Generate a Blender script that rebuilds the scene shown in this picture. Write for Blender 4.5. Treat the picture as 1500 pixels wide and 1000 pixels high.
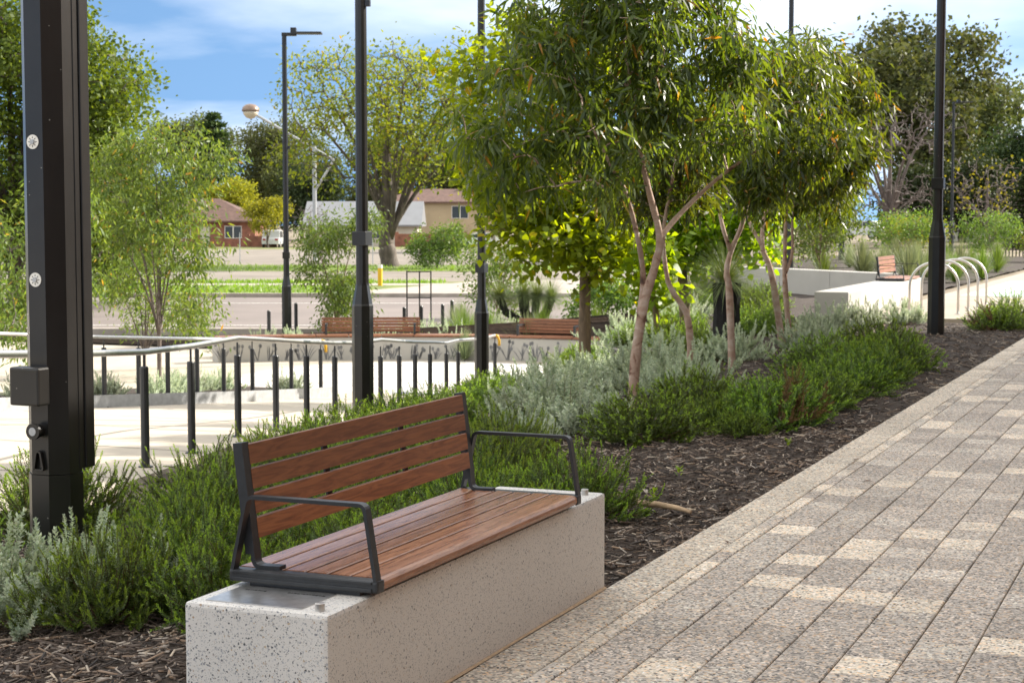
import bpy, math, random
import numpy as np
from mathutils import Vector
sc = bpy.context.scene
for o in list(bpy.data.objects): bpy.data.objects.remove(o)
COL = sc.collection
R = math.radians
# ------------------------------------------------------------------ camera
YAW = math.atan(1035/2500.0)          # the camera looks a little left of the path (path = +Y)
cam = bpy.data.cameras.new('camera'); camo = bpy.data.objects.new('camera', cam); COL.objects.link(camo)
camo.location = (0, 0, 1.6)
camo.rotation_euler = (R(90) - math.atan(178/2500.0), 0, YAW)
cam.lens = 60.0; cam.sensor_width = 36.0; cam.clip_end = 3000; cam.clip_start = 0.1
cam.dof.use_dof = True; cam.dof.focus_distance = 7.2; cam.dof.aperture_fstop = 10.0
sc.camera = camo
# ------------------------------------------------------------------ light
SUN_AZ, SUN_EL = R(43), R(30)         # azimuth from the path direction towards the right
sdir = Vector((math.sin(SUN_AZ)*math.cos(SUN_EL), math.cos(SUN_AZ)*math.cos(SUN_EL), math.sin(SUN_EL)))
SKY_STRENGTH, SKY_LIFT, CLOUD_LO, CLOUD_HI, CLOUD_COL, CLOUD_SHIFT = 0.10, 0.36, 0.51, 0.92, (11.0, 10.7, 10.0, 1), (3.1, 0.4, 0.0)
EXPOSURE = 1.12
w = bpy.data.worlds.new('World'); sc.world = w; w.use_nodes = True
nt = w.node_tree; nt.nodes.clear()
out = nt.nodes.new('ShaderNodeOutputWorld'); bg = nt.nodes.new('ShaderNodeBackground')
sky = nt.nodes.new('ShaderNodeTexSky'); sky.sky_type = 'NISHITA'; sky.sun_disc = False
sky.sun_elevation = SUN_EL; sky.sun_rotation = SUN_AZ; sky.altitude = 0; sky.air_density = 1.25; sky.dust_density = 0.35; sky.ozone_density = 2.6
tc = nt.nodes.new('ShaderNodeTexCoord'); L = nt.links.new
def wv(op, a, b=None):
    n = nt.nodes.new('ShaderNodeVectorMath'); n.operation = op
    for i, v in enumerate((a, b)):
        if v is None: continue
        if isinstance(v, tuple): n.inputs[i].default_value = v
        else: L(v, n.inputs[i])
    return n.outputs[0]
def wm(op, a, b=None, c=None):
    n = nt.nodes.new('ShaderNodeMath'); n.operation = op
    for i, v in enumerate((a, b, c)):
        if v is None: continue
        if isinstance(v, (int, float)): n.inputs[i].default_value = v
        else: L(v, n.inputs[i])
    return n.outputs[0]
dirv = tc.outputs['Generated']
L(wv('NORMALIZE', wv('ADD', dirv, (0, 0, SKY_LIFT))), sky.inputs['Vector'])     # clear dry winter air: little whitening at the horizon
sx_ = nt.nodes.new('ShaderNodeSeparateXYZ'); L(dirv, sx_.inputs[0])
hz = wm('ADD', wm('MAXIMUM', sx_.outputs[2], 0.0), 0.16)                         # a flat broken cloud layer overhead
cx_ = nt.nodes.new('ShaderNodeCombineXYZ'); L(wm('DIVIDE', sx_.outputs[0], hz), cx_.inputs[0]); L(wm('DIVIDE', sx_.outputs[1], hz), cx_.inputs[1])
n1 = nt.nodes.new('ShaderNodeTexNoise'); n1.inputs['Scale'].default_value = 0.62; n1.inputs['Detail'].default_value = 8; n1.inputs['Roughness'].default_value = 0.5; n1.inputs['Distortion'].default_value = 0.2
L(wv('ADD', cx_.outputs[0], CLOUD_SHIFT), n1.inputs['Vector'])
cr = nt.nodes.new('ShaderNodeValToRGB'); cr.color_ramp.elements[0].position = CLOUD_LO; cr.color_ramp.elements[1].position = CLOUD_HI
cr.color_ramp.elements[0].color = (0.0, 0.0, 0.0, 1); cr.color_ramp.elements[1].color = (0.95, 0.95, 0.95, 1)
ov = wm('MINIMUM', wm('MAXIMUM', wm('DIVIDE', wm('SUBTRACT', sx_.outputs[2], 0.03), 0.35), 0.0), 1.0)   # cloud cover raised with height, mostly unseen, to brighten the foreground
L(wm('MULTIPLY_ADD', ov, 0.31, n1.outputs['Fac']), cr.inputs['Fac'])
mx = nt.nodes.new('ShaderNodeMix'); mx.data_type = 'RGBA'; mx.inputs[7].default_value = CLOUD_COL
hsv = nt.nodes.new('ShaderNodeHueSaturation'); hsv.inputs['Saturation'].default_value = 1.1; L(sky.outputs[0], hsv.inputs['Color'])
L(cr.outputs['Color'], mx.inputs[0]); L(hsv.outputs[0], mx.inputs[6]); L(mx.outputs[2], bg.inputs['Color']); L(bg.outputs[0], out.inputs[0])
bg.inputs['Strength'].default_value = SKY_STRENGTH
sl = bpy.data.lights.new('sun', 'SUN'); sl.energy = 4.9; sl.angle = R(0.6); sl.color = (1.0, 0.93, 0.82)
so = bpy.data.objects.new('sun', sl); COL.objects.link(so); so.rotation_euler = sdir.to_track_quat('Z', 'Y').to_euler(); so.location = (20, 20, 40)
sc.view_settings.view_transform = 'Standard'; sc.view_settings.look = 'None'; sc.view_settings.gamma = 1.0
sc.view_settings.use_curve_mapping = False; sc.view_settings.exposure = EXPOSURE
sc.render.engine = 'CYCLES'
# ------------------------------------------------------------------ materials
def newmat(name):
    m = bpy.data.materials.new(name); m.use_nodes = True; t = m.node_tree
    return m, t, t.nodes['Principled BSDF'], t.nodes['Material Output']
def N(t, kind, **kw):
    n = t.nodes.new(kind)
    for k, v in kw.items():
        if k in n.inputs: n.inputs[k].default_value = v
        else: setattr(n, k, v)
    return n
def ramp(t, stops, fac, interp='LINEAR'):
    r = t.nodes.new('ShaderNodeValToRGB'); r.color_ramp.interpolation = interp
    e = r.color_ramp.elements
    while len(e) < len(stops): e.new(0.5)
    for i, (p, c) in enumerate(stops):
        e[i].position = p; e[i].color = (c[0], c[1], c[2], 1) if len(c) == 3 else c
    t.links.new(fac, r.inputs[0]); return r.outputs[0]
def mixc(t, fac, a, b, blend='MIX'):
    m = t.nodes.new('ShaderNodeMix'); m.data_type = 'RGBA'; m.blend_type = blend
    for i, v in ((0, fac), (6, a), (7, b)):
        if hasattr(v, 'is_linked') or hasattr(v, 'links'): t.links.new(v, m.inputs[i])
        elif i == 0: m.inputs[0].default_value = v
        else: m.inputs[i].default_value = (*v, 1) if len(v) == 3 else v
    return m.outputs[2]
def math_(t, op, a, b=None, c=None):
    m = t.nodes.new('ShaderNodeMath'); m.operation = op
    for i, v in enumerate((a, b, c)):
        if v is None: continue
        if isinstance(v, (int, float)): m.inputs[i].default_value = v
        else: t.links.new(v, m.inputs[i])
    return m.outputs[0]
def wpos(t, scale=(1, 1, 1)):
    g = t.nodes.new('ShaderNodeNewGeometry'); m = t.nodes.new('ShaderNodeMapping'); m.inputs['Scale'].default_value = scale
    t.links.new(g.outputs['Position'], m.inputs['Vector']); return m.outputs[0]
def opos(t, scale=(1, 1, 1)):
    g = t.nodes.new('ShaderNodeTexCoord'); m = t.nodes.new('ShaderNodeMapping'); m.inputs['Scale'].default_value = scale
    t.links.new(g.outputs['Object'], m.inputs['Vector']); return m.outputs[0]
def noise(t, vec, scale, detail=4, rough=0.55, dist=0.0):
    n = N(t, 'ShaderNodeTexNoise', Scale=scale, Detail=detail, Roughness=rough, Distortion=dist)
    t.links.new(vec, n.inputs['Vector']); return n.outputs['Fac']
def voro(t, vec, scale, rnd=1.0):
    n = N(t, 'ShaderNodeTexVoronoi', Scale=scale, Randomness=rnd); t.links.new(vec, n.inputs['Vector']); return n
def bump(t, b, h, strength=0.3, dist=0.01):
    n = N(t, 'ShaderNodeBump', Strength=strength, Distance=dist); t.links.new(h, n.inputs['Height']); t.links.new(n.outputs[0], b.inputs['Normal'])
def sep(t, c):
    n = t.nodes.new('ShaderNodeSeparateColor'); t.links.new(c, n.inputs[0]); return n.outputs
def simple(name, col, rough=0.5, metal=0.0, var=0.15, nscale=6.0, bmp=0.0, bscale=60, spec=0.5):
    m, t, b, o = newmat(name); v = wpos(t)
    n = noise(t, v, nscale, 5)
    lo = tuple(c*(1-var) for c in col); hi = tuple(min(1, c*(1+var)) for c in col)
    t.links.new(ramp(t, [(0.3, lo), (0.7, hi)], n), b.inputs['Base Color'])
    b.inputs['Roughness'].default_value = rough; b.inputs['Metallic'].default_value = metal; b.inputs['Specular IOR Level'].default_value = spec
    if bmp: bump(t, b, noise(t, v, bscale, 4), bmp)
    return m
def leafmat(name, dark, light, trans=0.4, rough=0.42, spec=0.4, tcol=None, var2=None):
    m, t, b, o = newmat(name)
    g = t.nodes.new('ShaderNodeNewGeometry')
    stops = [(0.0, dark), (0.75, light)]
    if var2: stops.append((0.97, light)); stops.append((1.0, var2))
    c = ramp(t, stops, g.outputs['Random Per Island'])
    oi = t.nodes.new('ShaderNodeObjectInfo')
    hs = N(t, 'ShaderNodeHueSaturation'); t.links.new(c, hs.inputs['Color'])
    t.links.new(math_(t, 'MULTIPLY_ADD', oi.outputs['Random'], 0.5, 0.75), hs.inputs['Value'])
    t.links.new(math_(t, 'MULTIPLY_ADD', oi.outputs['Random'], 0.03, 0.485), hs.inputs['Hue'])
    c = hs.outputs[0]
    t.links.new(c, b.inputs['Base Color']); b.inputs['Roughness'].default_value = rough; b.inputs['Specular IOR Level'].default_value = spec
    tr = t.nodes.new('ShaderNodeBsdfTranslucent')
    tcn = mixc(t, 1.0, c, tcol or (1.9, 1.75, 0.6), 'MULTIPLY'); t.links.new(tcn, tr.inputs['Color'])
    ms = t.nodes.new('ShaderNodeMixShader'); ms.inputs[0].default_value = trans
    t.links.new(b.outputs[0], ms.inputs[1]); t.links.new(tr.outputs[0], ms.inputs[2]); t.links.new(ms.outputs[0], o.inputs['Surface'])
    return m
def terrazzo(name, base, chipsc=70, amount=0.5, bmp=0.1):
    m, t, b, o = newmat(name); v = wpos(t)
    nz = noise(t, v, 2.5, 6, 0.6)
    col = ramp(t, [(0.3, tuple(c*0.93 for c in base)), (0.7, base)], nz)
    nd = N(t, 'ShaderNodeTexNoise', Scale=chipsc*1.3, Detail=2); t.links.new(v, nd.inputs['Vector'])
    va = t.nodes.new('ShaderNodeVectorMath'); va.operation = 'MULTIPLY_ADD'
    t.links.new(nd.outputs['Color'], va.inputs[0]); va.inputs[1].default_value = (0.011,)*3; t.links.new(v, va.inputs[2])
    for sc_, thr, rr in ((chipsc, 1-amount, 0.3), (chipsc*2.3, 1-amount*0.9, 0.32), (chipsc*0.55, 0.90, 0.18)):
        vo = voro(t, va.outputs[0], sc_); s = sep(t, vo.outputs['Color'])
        pick = math_(t, 'GREATER_THAN', s[0], thr)
        rad = math_(t, 'MULTIPLY_ADD', s[1], 0.28, rr*0.55)
        mask = math_(t, 'MULTIPLY', pick, math_(t, 'LESS_THAN', vo.outputs['Distance'], rad))
        cc = ramp(t, [(0, (0.05, 0.055, 0.06)), (0.22, (0.12, 0.13, 0.14)), (0.45, (0.25, 0.26, 0.28)), (0.7, (0.42, 0.43, 0.45)), (0.86, (0.5, 0.49, 0.48)), (0.92, (0.38, 0.25, 0.14)), (0.98, (0.5, 0.4, 0.28))], s[2])
        col = mixc(t, mask, col, cc)
    t.links.new(col, b.inputs['Base Color']); b.inputs['Roughness'].default_value = 0.45
    bump(t, b, noise(t, v, 240, 3), bmp, 0.003)
    return m
def pavermat(name, base, lo=0.55, hi=1.35):
    m, t, b, o = newmat(name); v = wpos(t)
    oi = t.nodes.new('ShaderNodeObjectInfo')
    vo = voro(t, v, 92); s = sep(t, vo.outputs['Color'])
    c = ramp(t, [(0, tuple(x*lo*0.5 for x in base)), (0.12, tuple(x*lo for x in base)), (0.45, base), (0.75, tuple(x*hi for x in base)), (0.85, (base[0]*1.25, base[1]*0.95, base[2]*0.65)), (1, tuple(min(.75, x*hi*1.45) for x in base))], s[0])
    vo2 = voro(t, v, 66); s2 = sep(t, vo2.outputs['Color'])
    dk = math_(t, 'MULTIPLY', math_(t, 'GREATER_THAN', s2[0], 0.80), math_(t, 'LESS_THAN', vo2.outputs['Distance'], 0.36))
    c = mixc(t, dk, c, (0.06, 0.055, 0.055))
    g = t.nodes.new('ShaderNodeNewGeometry')
    big = noise(t, v, 1.3, 6, 0.65)
    f = math_(t, 'MULTIPLY', math_(t, 'MULTIPLY_ADD', big, 0.7, 0.66), math_(t, 'MULTIPLY_ADD', g.outputs['Random Per Island'], 0.24, 0.88))
    f = math_(t, 'MULTIPLY', f, math_(t, 'MULTIPLY_ADD', oi.outputs['Random'], 0.22, 0.89))
    vm = t.nodes.new('ShaderNodeVectorMath'); vm.operation = 'SCALE'; t.links.new(c, vm.inputs[0]); t.links.new(f, vm.inputs['Scale'])
    t.links.new(vm.outputs[0], b.inputs['Base Color']); b.inputs['Roughness'].default_value = 0.7; b.inputs['Specular IOR Level'].default_value = 0.35
    bump(t, b, s[1], 0.35, 0.004)
    return m
def woodmat(name, a, bcol, axis='y', rough=0.38):
    m, t, b, o = newmat(name)
    sv = (14, 1.1, 14) if axis == 'y' else (1.1, 14, 14)
    g = t.nodes.new('ShaderNodeNewGeometry')
    oi = t.nodes.new('ShaderNodeObjectInfo')
    mpn = t.nodes.new('ShaderNodeMapping'); mpn.inputs['Scale'].default_value = sv
    cx = t.nodes.new('ShaderNodeCombineXYZ'); t.links.new(math_(t, 'MULTIPLY', oi.outputs['Random'], 37.0), cx.inputs[1])
    ad = t.nodes.new('ShaderNodeVectorMath'); ad.operation = 'ADD'; t.links.new(g.outputs['Position'], ad.inputs[0]); t.links.new(cx.outputs[0], ad.inputs[1])
    t.links.new(ad.outputs[0], mpn.inputs['Vector'])
    n = noise(t, mpn.outputs[0], 3.2, 8, 0.62, 1.6)
    n2 = noise(t, mpn.outputs[0], 0.9, 3, 0.5, 0.8)
    c = ramp(t, [(0.22, tuple(x*0.28 for x in a)), (0.40, a), (0.58, bcol), (0.8, tuple(x*1.2 for x in bcol))], n)
    c = mixc(t, math_(t, 'MULTIPLY', n2, 0.5), c, a)
    hs = N(t, 'ShaderNodeHueSaturation'); t.links.new(c, hs.inputs['Color']); t.links.new(math_(t, 'MULTIPLY_ADD', oi.outputs['Random'], 0.4, 0.8), hs.inputs['Value']); c = hs.outputs[0]
    t.links.new(c, b.inputs['Base Color']); b.inputs['Roughness'].default_value = rough
    bump(t, b, n, 0.12, 0.002)
    return m
M = {}
M['terrazzo'] = terrazzo('white_terrazzo', (0.70, 0.675, 0.64), 100, 0.6)
M['terrazzo_warm'] = terrazzo('pale_terrazzo', (0.60, 0.58, 0.53), 50, 0.45)
M['paver_grey'] = pavermat('paver_grey_aggregate', (0.355, 0.315, 0.276))
M['paver_mid'] = pavermat('paver_mid_aggregate', (0.415, 0.37, 0.325))
M['paver_pale'] = pavermat('paver_cream_aggregate', (0.60, 0.525, 0.43), 0.6, 1.2)
M['paver_border'] = pavermat('paver_border_aggregate', (0.49, 0.43, 0.36), 0.6, 1.25)
M['paver_soft'] = pavermat('paver_light_grey_aggregate', (0.47, 0.425, 0.375), 0.6, 1.2)
M['joint'] = simple('joint_sand', (0.10, 0.075, 0.055), 0.95, var=0.4, nscale=40)
M['grout'] = simple('sand_mortar', (0.46, 0.33, 0.21), 0.9, var=0.2, nscale=50, bmp=0.3)
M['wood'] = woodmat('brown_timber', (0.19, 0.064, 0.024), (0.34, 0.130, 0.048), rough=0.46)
M['wood_seat_skylit'] = woodmat('seat_timber_skylit', (0.23, 0.092, 0.045), (0.42, 0.20, 0.108), rough=0.27)  # same bench timber, coloured paler to carry the sky's sheen on the seat
M['wood_far'] = woodmat('plaza_timber', (0.20, 0.08, 0.04), (0.32, 0.14, 0.07), 'x', 0.5)
M['steel_dark'] = simple('charcoal_powder_coat', (0.022, 0.024, 0.027), 0.42, 0.0, 0.2, 30, 0.05, 500)
M['black'] = simple('black_pole_paint', (0.005, 0.005, 0.0055), 0.30, 0.0, 0.3, 8, 0.04, 300)
def dusty(m):
    t = m.node_tree; b = t.nodes['Principled BSDF']; v = wpos(t); src = b.inputs['Base Color'].links[0].from_socket
    vo = voro(t, v, 26); s_ = sep(t, vo.outputs['Color']); k = math_(t, 'MULTIPLY', math_(t, 'GREATER_THAN', s_[0], 0.9), math_(t, 'LESS_THAN', vo.outputs['Distance'], 0.10))
    c = mixc(t, k, src, (0.22, 0.21, 0.19)); c = mixc(t, math_(t, 'MULTIPLY', noise(t, wpos(t, (1, 1, .25)), 7, 6, .7), 0.05), c, (0.3, 0.27, 0.23)); t.links.new(c, b.inputs['Base Color'])
dusty(M['black'])
M['post_black'] = simple('dark_post_paint', (0.028, 0.029, 0.031), 0.38, 0.0, 0.2, 8)
M['stainless'] = simple('brushed_stainless', (0.58, 0.57, 0.55), 0.36, 1.0, 0.1, 30)
M['galv'] = simple('galvanised_steel', (0.42, 0.43, 0.44), 0.5, 0.6, 0.15, 12)
M['plaque'] = simple('plaque_steel', (0.52, 0.52, 0.52), 0.34, 0.9, 0.2, 25)
M['ink'] = simple('engraved_black', (0.01, 0.01, 0.01), 0.6)
M['white'] = simple('white_label', (0.75, 0.73, 0.68), 0.5, var=0.06)
M['yellow'] = simple('yellow_cap', (0.75, 0.42, 0.02), 0.4, var=0.08)
M['concrete'] = simple('ramp_concrete', (0.44, 0.385, 0.31), 0.85, var=0.10, nscale=0.9, bmp=0.15, bscale=80)
M['concrete_white'] = simple('white_concrete', (0.43, 0.41, 0.375), 0.8, var=0.07, nscale=1.6, bmp=0.1, bscale=60)
M['forecourt'] = simple('forecourt_concrete', (0.34, 0.29, 0.235), 0.85, var=0.12, nscale=1.2, bmp=0.15, bscale=60)
M['soil'] = simple('mulch_soil', (0.040, 0.027, 0.019), 0.95, var=0.6, nscale=45, bmp=0.9, bscale=70)
M['dirt'] = simple('sandy_ground', (0.20, 0.16, 0.11), 0.95, var=0.3, nscale=0.4, bmp=0.3, bscale=8)
M['asphalt'] = simple('pinkish_asphalt', (0.185, 0.155, 0.142), 0.85, var=0.14, nscale=0.35, bmp=0.1, bscale=60)
M['gravel'] = simple('pale_gravel', (0.20, 0.172, 0.142), 0.95, var=0.22, nscale=0.5, bmp=0.3, bscale=12)
M['kerb'] = simple('kerb_concrete', (0.34, 0.30, 0.26), 0.85, var=0.2, nscale=2)
M['paint_white'] = simple('road_paint', (0.62, 0.60, 0.56), 0.7, var=0.12, nscale=3)
M['paint_green'] = simple('green_floor_paint', (0.36, 0.47, 0.40), 0.7, var=0.1, nscale=2)
M['grassy'] = simple('green_turf', (0.13, 0.165, 0.032), 0.9, var=0.45, nscale=1.4, bmp=0.8, bscale=14)
M['drygrass'] = simple('thin_turf', (0.17, 0.18, 0.06), 0.9, var=0.4, nscale=1.1, bmp=0.6, bscale=14)
M['grass_blade'] = leafmat('turf_blades', (0.09, 0.17, 0.015), (0.17, 0.28, 0.03), 0.4)
M['brick'] = simple('red_brick', (0.24, 0.10, 0.065), 0.85, var=0.3, nscale=3)
M['brick_warm'] = simple('warm_brown_brick', (0.36, 0.20, 0.11), 0.85, var=0.2, nscale=3)  # wall of the added shading building, brown for a warm bounce
M['leaf_lime'] = leafmat('lime_tree_leaves', (0.055, 0.11, 0.016), (0.15, 0.23, 0.035), 0.45, 0.5, 0.3, (1.8, 1.6, 0.45))
M['tile_brown'] = simple('brown_roof_tile', (0.115, 0.065, 0.05), 0.8, var=0.3, nscale=2.5)
M['tile_orange'] = simple('orange_roof_tile', (0.34, 0.165, 0.09), 0.8, var=0.25, nscale=2.5)
M['roof_white'] = simple('pale_metal_roof', (0.20, 0.205, 0.215), 0.45, var=0.06, nscale=1)
M['render_tan'] = simple('tan_render', (0.42, 0.33, 0.21), 0.85, var=0.12, nscale=0.5)
M['cream'] = simple('cream_render', (0.50, 0.46, 0.38), 0.85, var=0.1, nscale=0.5)
M['glass'] = simple('dark_window_glass', (0.05, 0.06, 0.07), 0.08, var=0.2)
M['carpaint'] = simple('white_car_paint', (0.70, 0.71, 0.73), 0.2, var=0.03)
M['rubber'] = simple('black_rubber', (0.02, 0.02, 0.02), 0.8)
M['redlamp'] = simple('red_lens', (0.35, 0.02, 0.015), 0.2)
M['bowl'] = simple('lamp_bowl_plastic', (0.55, 0.47, 0.36), 0.3, var=0.05)
M['copper'] = simple('lamp_bowl_bronze', (0.22, 0.15, 0.11), 0.35, 0.2, var=0.15, nscale=6)
M['woodpole'] = simple('weathered_pole', (0.22, 0.20, 0.17), 0.9, var=0.3, nscale=3)
M['art'] = simple('mural_grey_print', (0.17, 0.17, 0.175), 0.8, var=0.3, nscale=4)
def barkmat(name, stops, sc_=(9, 9, 2.2), nsc=1.6, bmp=0.5):
    m, t, b, o = newmat(name); v = wpos(t, sc_)
    n = noise(t, v, nsc, 6, 0.65, 0.6)
    t.links.new(ramp(t, stops, n), b.inputs['Base Color']); b.inputs['Roughness'].default_value = 0.8
    bump(t, b, noise(t, v, nsc*4, 5), bmp, 0.02); return m
M['bark_gum'] = barkmat('pink_gum_bark', [(0.30, (0.07, 0.036, 0.024)), (0.37, (0.20, 0.105, 0.07)), (0.42, (0.36, 0.235, 0.17)), (0.55, (0.44, 0.32, 0.25)), (0.72, (0.58, 0.48, 0.40))], (4, 4, 6), 1.3)
M['bark_brown'] = barkmat('brown_bark', [(0.3, (0.09, 0.06, 0.035)), (0.7, (0.24, 0.165, 0.10))])
M['bark_old'] = barkmat('old_grey_bark', [(0.3, (0.035, 0.026, 0.02)), (0.7, (0.16, 0.125, 0.10))], (3, 3, 0.8))
M['bark_grey'] = barkmat('bare_grey_twigs', [(0.3, (0.06, 0.046, 0.04)), (0.7, (0.17, 0.135, 0.12))], (3, 3, 1))
M['bark_black'] = barkmat('charred_trunk', [(0.3, (0.006, 0.005, 0.005)), (0.7, (0.02, 0.018, 0.016))], (20, 20, 20), 2, 1.0)
M['twig'] = barkmat('shrub_twigs', [(0.3, (0.06, 0.03, 0.015)), (0.7, (0.16, 0.085, 0.045))], (20, 20, 20))
M['leaf_gum'] = leafmat('gum_leaves', (0.018, 0.034, 0.009), (0.060, 0.086, 0.020), 0.42, 0.40, 0.45, (5.0, 4.2, 0.6), (0.20, 0.09, 0.02))
M['leaf_broad'] = leafmat('broad_bright_leaves', (0.085, 0.14, 0.008), (0.17, 0.24, 0.015), 0.58, 0.45, 0.35, (2.9, 2.5, 0.35), (0.34, 0.25, 0.02))
M['leaf_weep'] = leafmat('weeping_leaves', (0.045, 0.085, 0.018), (0.13, 0.18, 0.05), 0.45, 0.45, 0.35, (2.2, 1.9, 0.5), (0.32, 0.16, 0.05))
M['leaf_shrub'] = leafmat('shrub_needles', (0.024, 0.054, 0.010), (0.135, 0.205, 0.040), 0.36, 0.42, 0.4, (2.0, 1.9, 0.4))
M['leaf_new'] = leafmat('fresh_shoot_needles', (0.15, 0.25, 0.035), (0.26, 0.37, 0.07), 0.42, 0.45, 0.35, (1.7, 1.6, 0.4))
M['leaf_dry'] = leafmat('dry_brown_needles', (0.09, 0.06, 0.025), (0.22, 0.14, 0.07), 0.3, 0.6, 0.2, (1.3, 1.1, 0.6))
M['leaf_silver'] = leafmat('silver_leaves', (0.27, 0.34, 0.25), (0.54, 0.58, 0.46), 0.3, 0.55, 0.3, (1.3, 1.3, 0.9))
M['leaf_grasstree'] = leafmat('grasstree_needles', (0.07, 0.11, 0.04), (0.19, 0.24, 0.10), 0.35, 0.4, 0.45, (1.7, 1.6, 0.6))
M['leaf_far'] = leafmat('far_gum_leaves', (0.05, 0.07, 0.025), (0.12, 0.135, 0.055), 0.3, 0.6, 0.2, (1.6, 1.5, 0.6))
M['leaf_fardark'] = leafmat('far_dark_leaves', (0.018, 0.034, 0.012), (0.05, 0.075, 0.028), 0.2, 0.6, 0.2)
M['leaf_farbright'] = leafmat('far_yellow_leaves', (0.13, 0.15, 0.015), (0.27, 0.27, 0.035), 0.5, 0.5, 0.2, (1.7, 1.5, 0.5))
M['leaf_big'] = leafmat('roadside_tree_leaves', (0.08, 0.13, 0.016), (0.23, 0.27, 0.035), 0.42, 0.5, 0.3, (1.9, 1.7, 0.45), (0.3, 0.2, 0.03))
M['leaf_bush'] = leafmat('garden_bush_leaves', (0.06, 0.11, 0.02), (0.13, 0.19, 0.05), 0.4, 0.5, 0.3)
M['leaf_greygrass'] = leafmat('grey_green_grass', (0.13, 0.17, 0.10), (0.25, 0.29, 0.18), 0.35, 0.6, 0.2, (1.4, 1.3, 0.7))
def chipmat():
    m, t, b, o = newmat('bark_mulch'); g = t.nodes.new('ShaderNodeNewGeometry')
    c = ramp(t, [(0, (0.015, 0.011, 0.009)), (0.25, (0.05, 0.033, 0.024)), (0.5, (0.09, 0.062, 0.046)), (0.70, (0.16, 0.125, 0.10)), (0.85, (0.30, 0.20, 0.13)), (0.94, (0.42, 0.37, 0.32)), (1.0, (0.58, 0.47, 0.35))], g.outputs['Random Per Island'])
    n = noise(t, wpos(t, (40, 40, 40)), 2.0, 4)
    c = mixc(t, math_(t, 'MULTIPLY', n, 0.35), c, (0.02, 0.014, 0.011))
    t.links.new(c, b.inputs['Base Color']); b.inputs['Roughness'].default_value = 0.72; b.inputs['Specular IOR Level'].default_value = 0.4; return m
M['mulch'] = chipmat()
def plazamat():
    m, t, b, o = newmat('plaza_artwork_floor'); v = wpos(t)
    n = noise(t, v, 0.75, 3, 0.5, 1.2); n2 = noise(t, v, 14, 4)
    c = ramp(t, [(0.0, (0.60, 0.585, 0.55)), (0.52, (0.60, 0.585, 0.55)), (0.53, (0.40, 0.34, 0.31)), (0.57, (0.40, 0.34, 0.31)), (0.575, (0.58, 0.56, 0.53)), (0.66, (0.58, 0.56, 0.53)), (0.665, (0.47, 0.31, 0.24)), (0.70, (0.58, 0.55, 0.51))], n)
    c = mixc(t, math_(t, 'MULTIPLY', n2, 0.2), c, (0.4, 0.37, 0.33))
    t.links.new(c, b.inputs['Base Color']); b.inputs['Roughness'].default_value = 0.8; return m
M['plaza_art'] = plazamat()
# ------------------------------------------------------------------ mesh helpers
def link(me, name, mat, parent=None, loc=(0, 0, 0), smooth=False):
    if mat is not None and len(me.materials) == 0: me.materials.append(M[mat])
    o = bpy.data.objects.new(name, me); COL.objects.link(o); o.location = loc
    if parent is not None: o.parent = parent
    if smooth: me.shade_smooth()
    return o
def tag(o, label=None, cat=None, group=None, kind=None):
    if label: o['label'] = label
    if cat: o['category'] = cat
    if group: o['group'] = group
    if kind: o['kind'] = kind
    return o
def thing(name, loc, label, cat, group=None, rz=0.0):
    e = bpy.data.objects.new(name, None); COL.objects.link(e); e.location = loc; e.rotation_euler = (0, 0, rz); e.empty_display_size = 0.2
    return tag(e, label, cat, group)
def copy_tree(o, parent=None):
    c = o.copy(); COL.objects.link(c); c.parent = parent
    for ch in list(o.children): copy_tree(ch, c)
    return c
def arr_mesh(name, V, pattern):
    """V (n,k,3): n pieces of k verts; pattern: list of face index tuples of one piece"""
    V = np.asarray(V, dtype=np.float32); n, k, _ = V.shape
    me = bpy.data.meshes.new(name)
    loops = np.concatenate([np.array(f) for f in pattern]); ln = np.array([len(f) for f in pattern])
    allloops = (loops[None, :] + (np.arange(n)*k)[:, None]).ravel().astype(np.int32)
    tot = np.tile(ln, n).astype(np.int32); start = np.concatenate([[0], np.cumsum(tot)[:-1]]).astype(np.int32)
    me.vertices.add(n*k); me.vertices.foreach_set('co', V.ravel())
    me.loops.add(len(allloops)); me.loops.foreach_set('vertex_index', allloops)
    me.polygons.add(len(tot)); me.polygons.foreach_set('loop_start', start); me.polygons.foreach_set('loop_total', tot)
    me.update(calc_edges=True); return me
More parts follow.
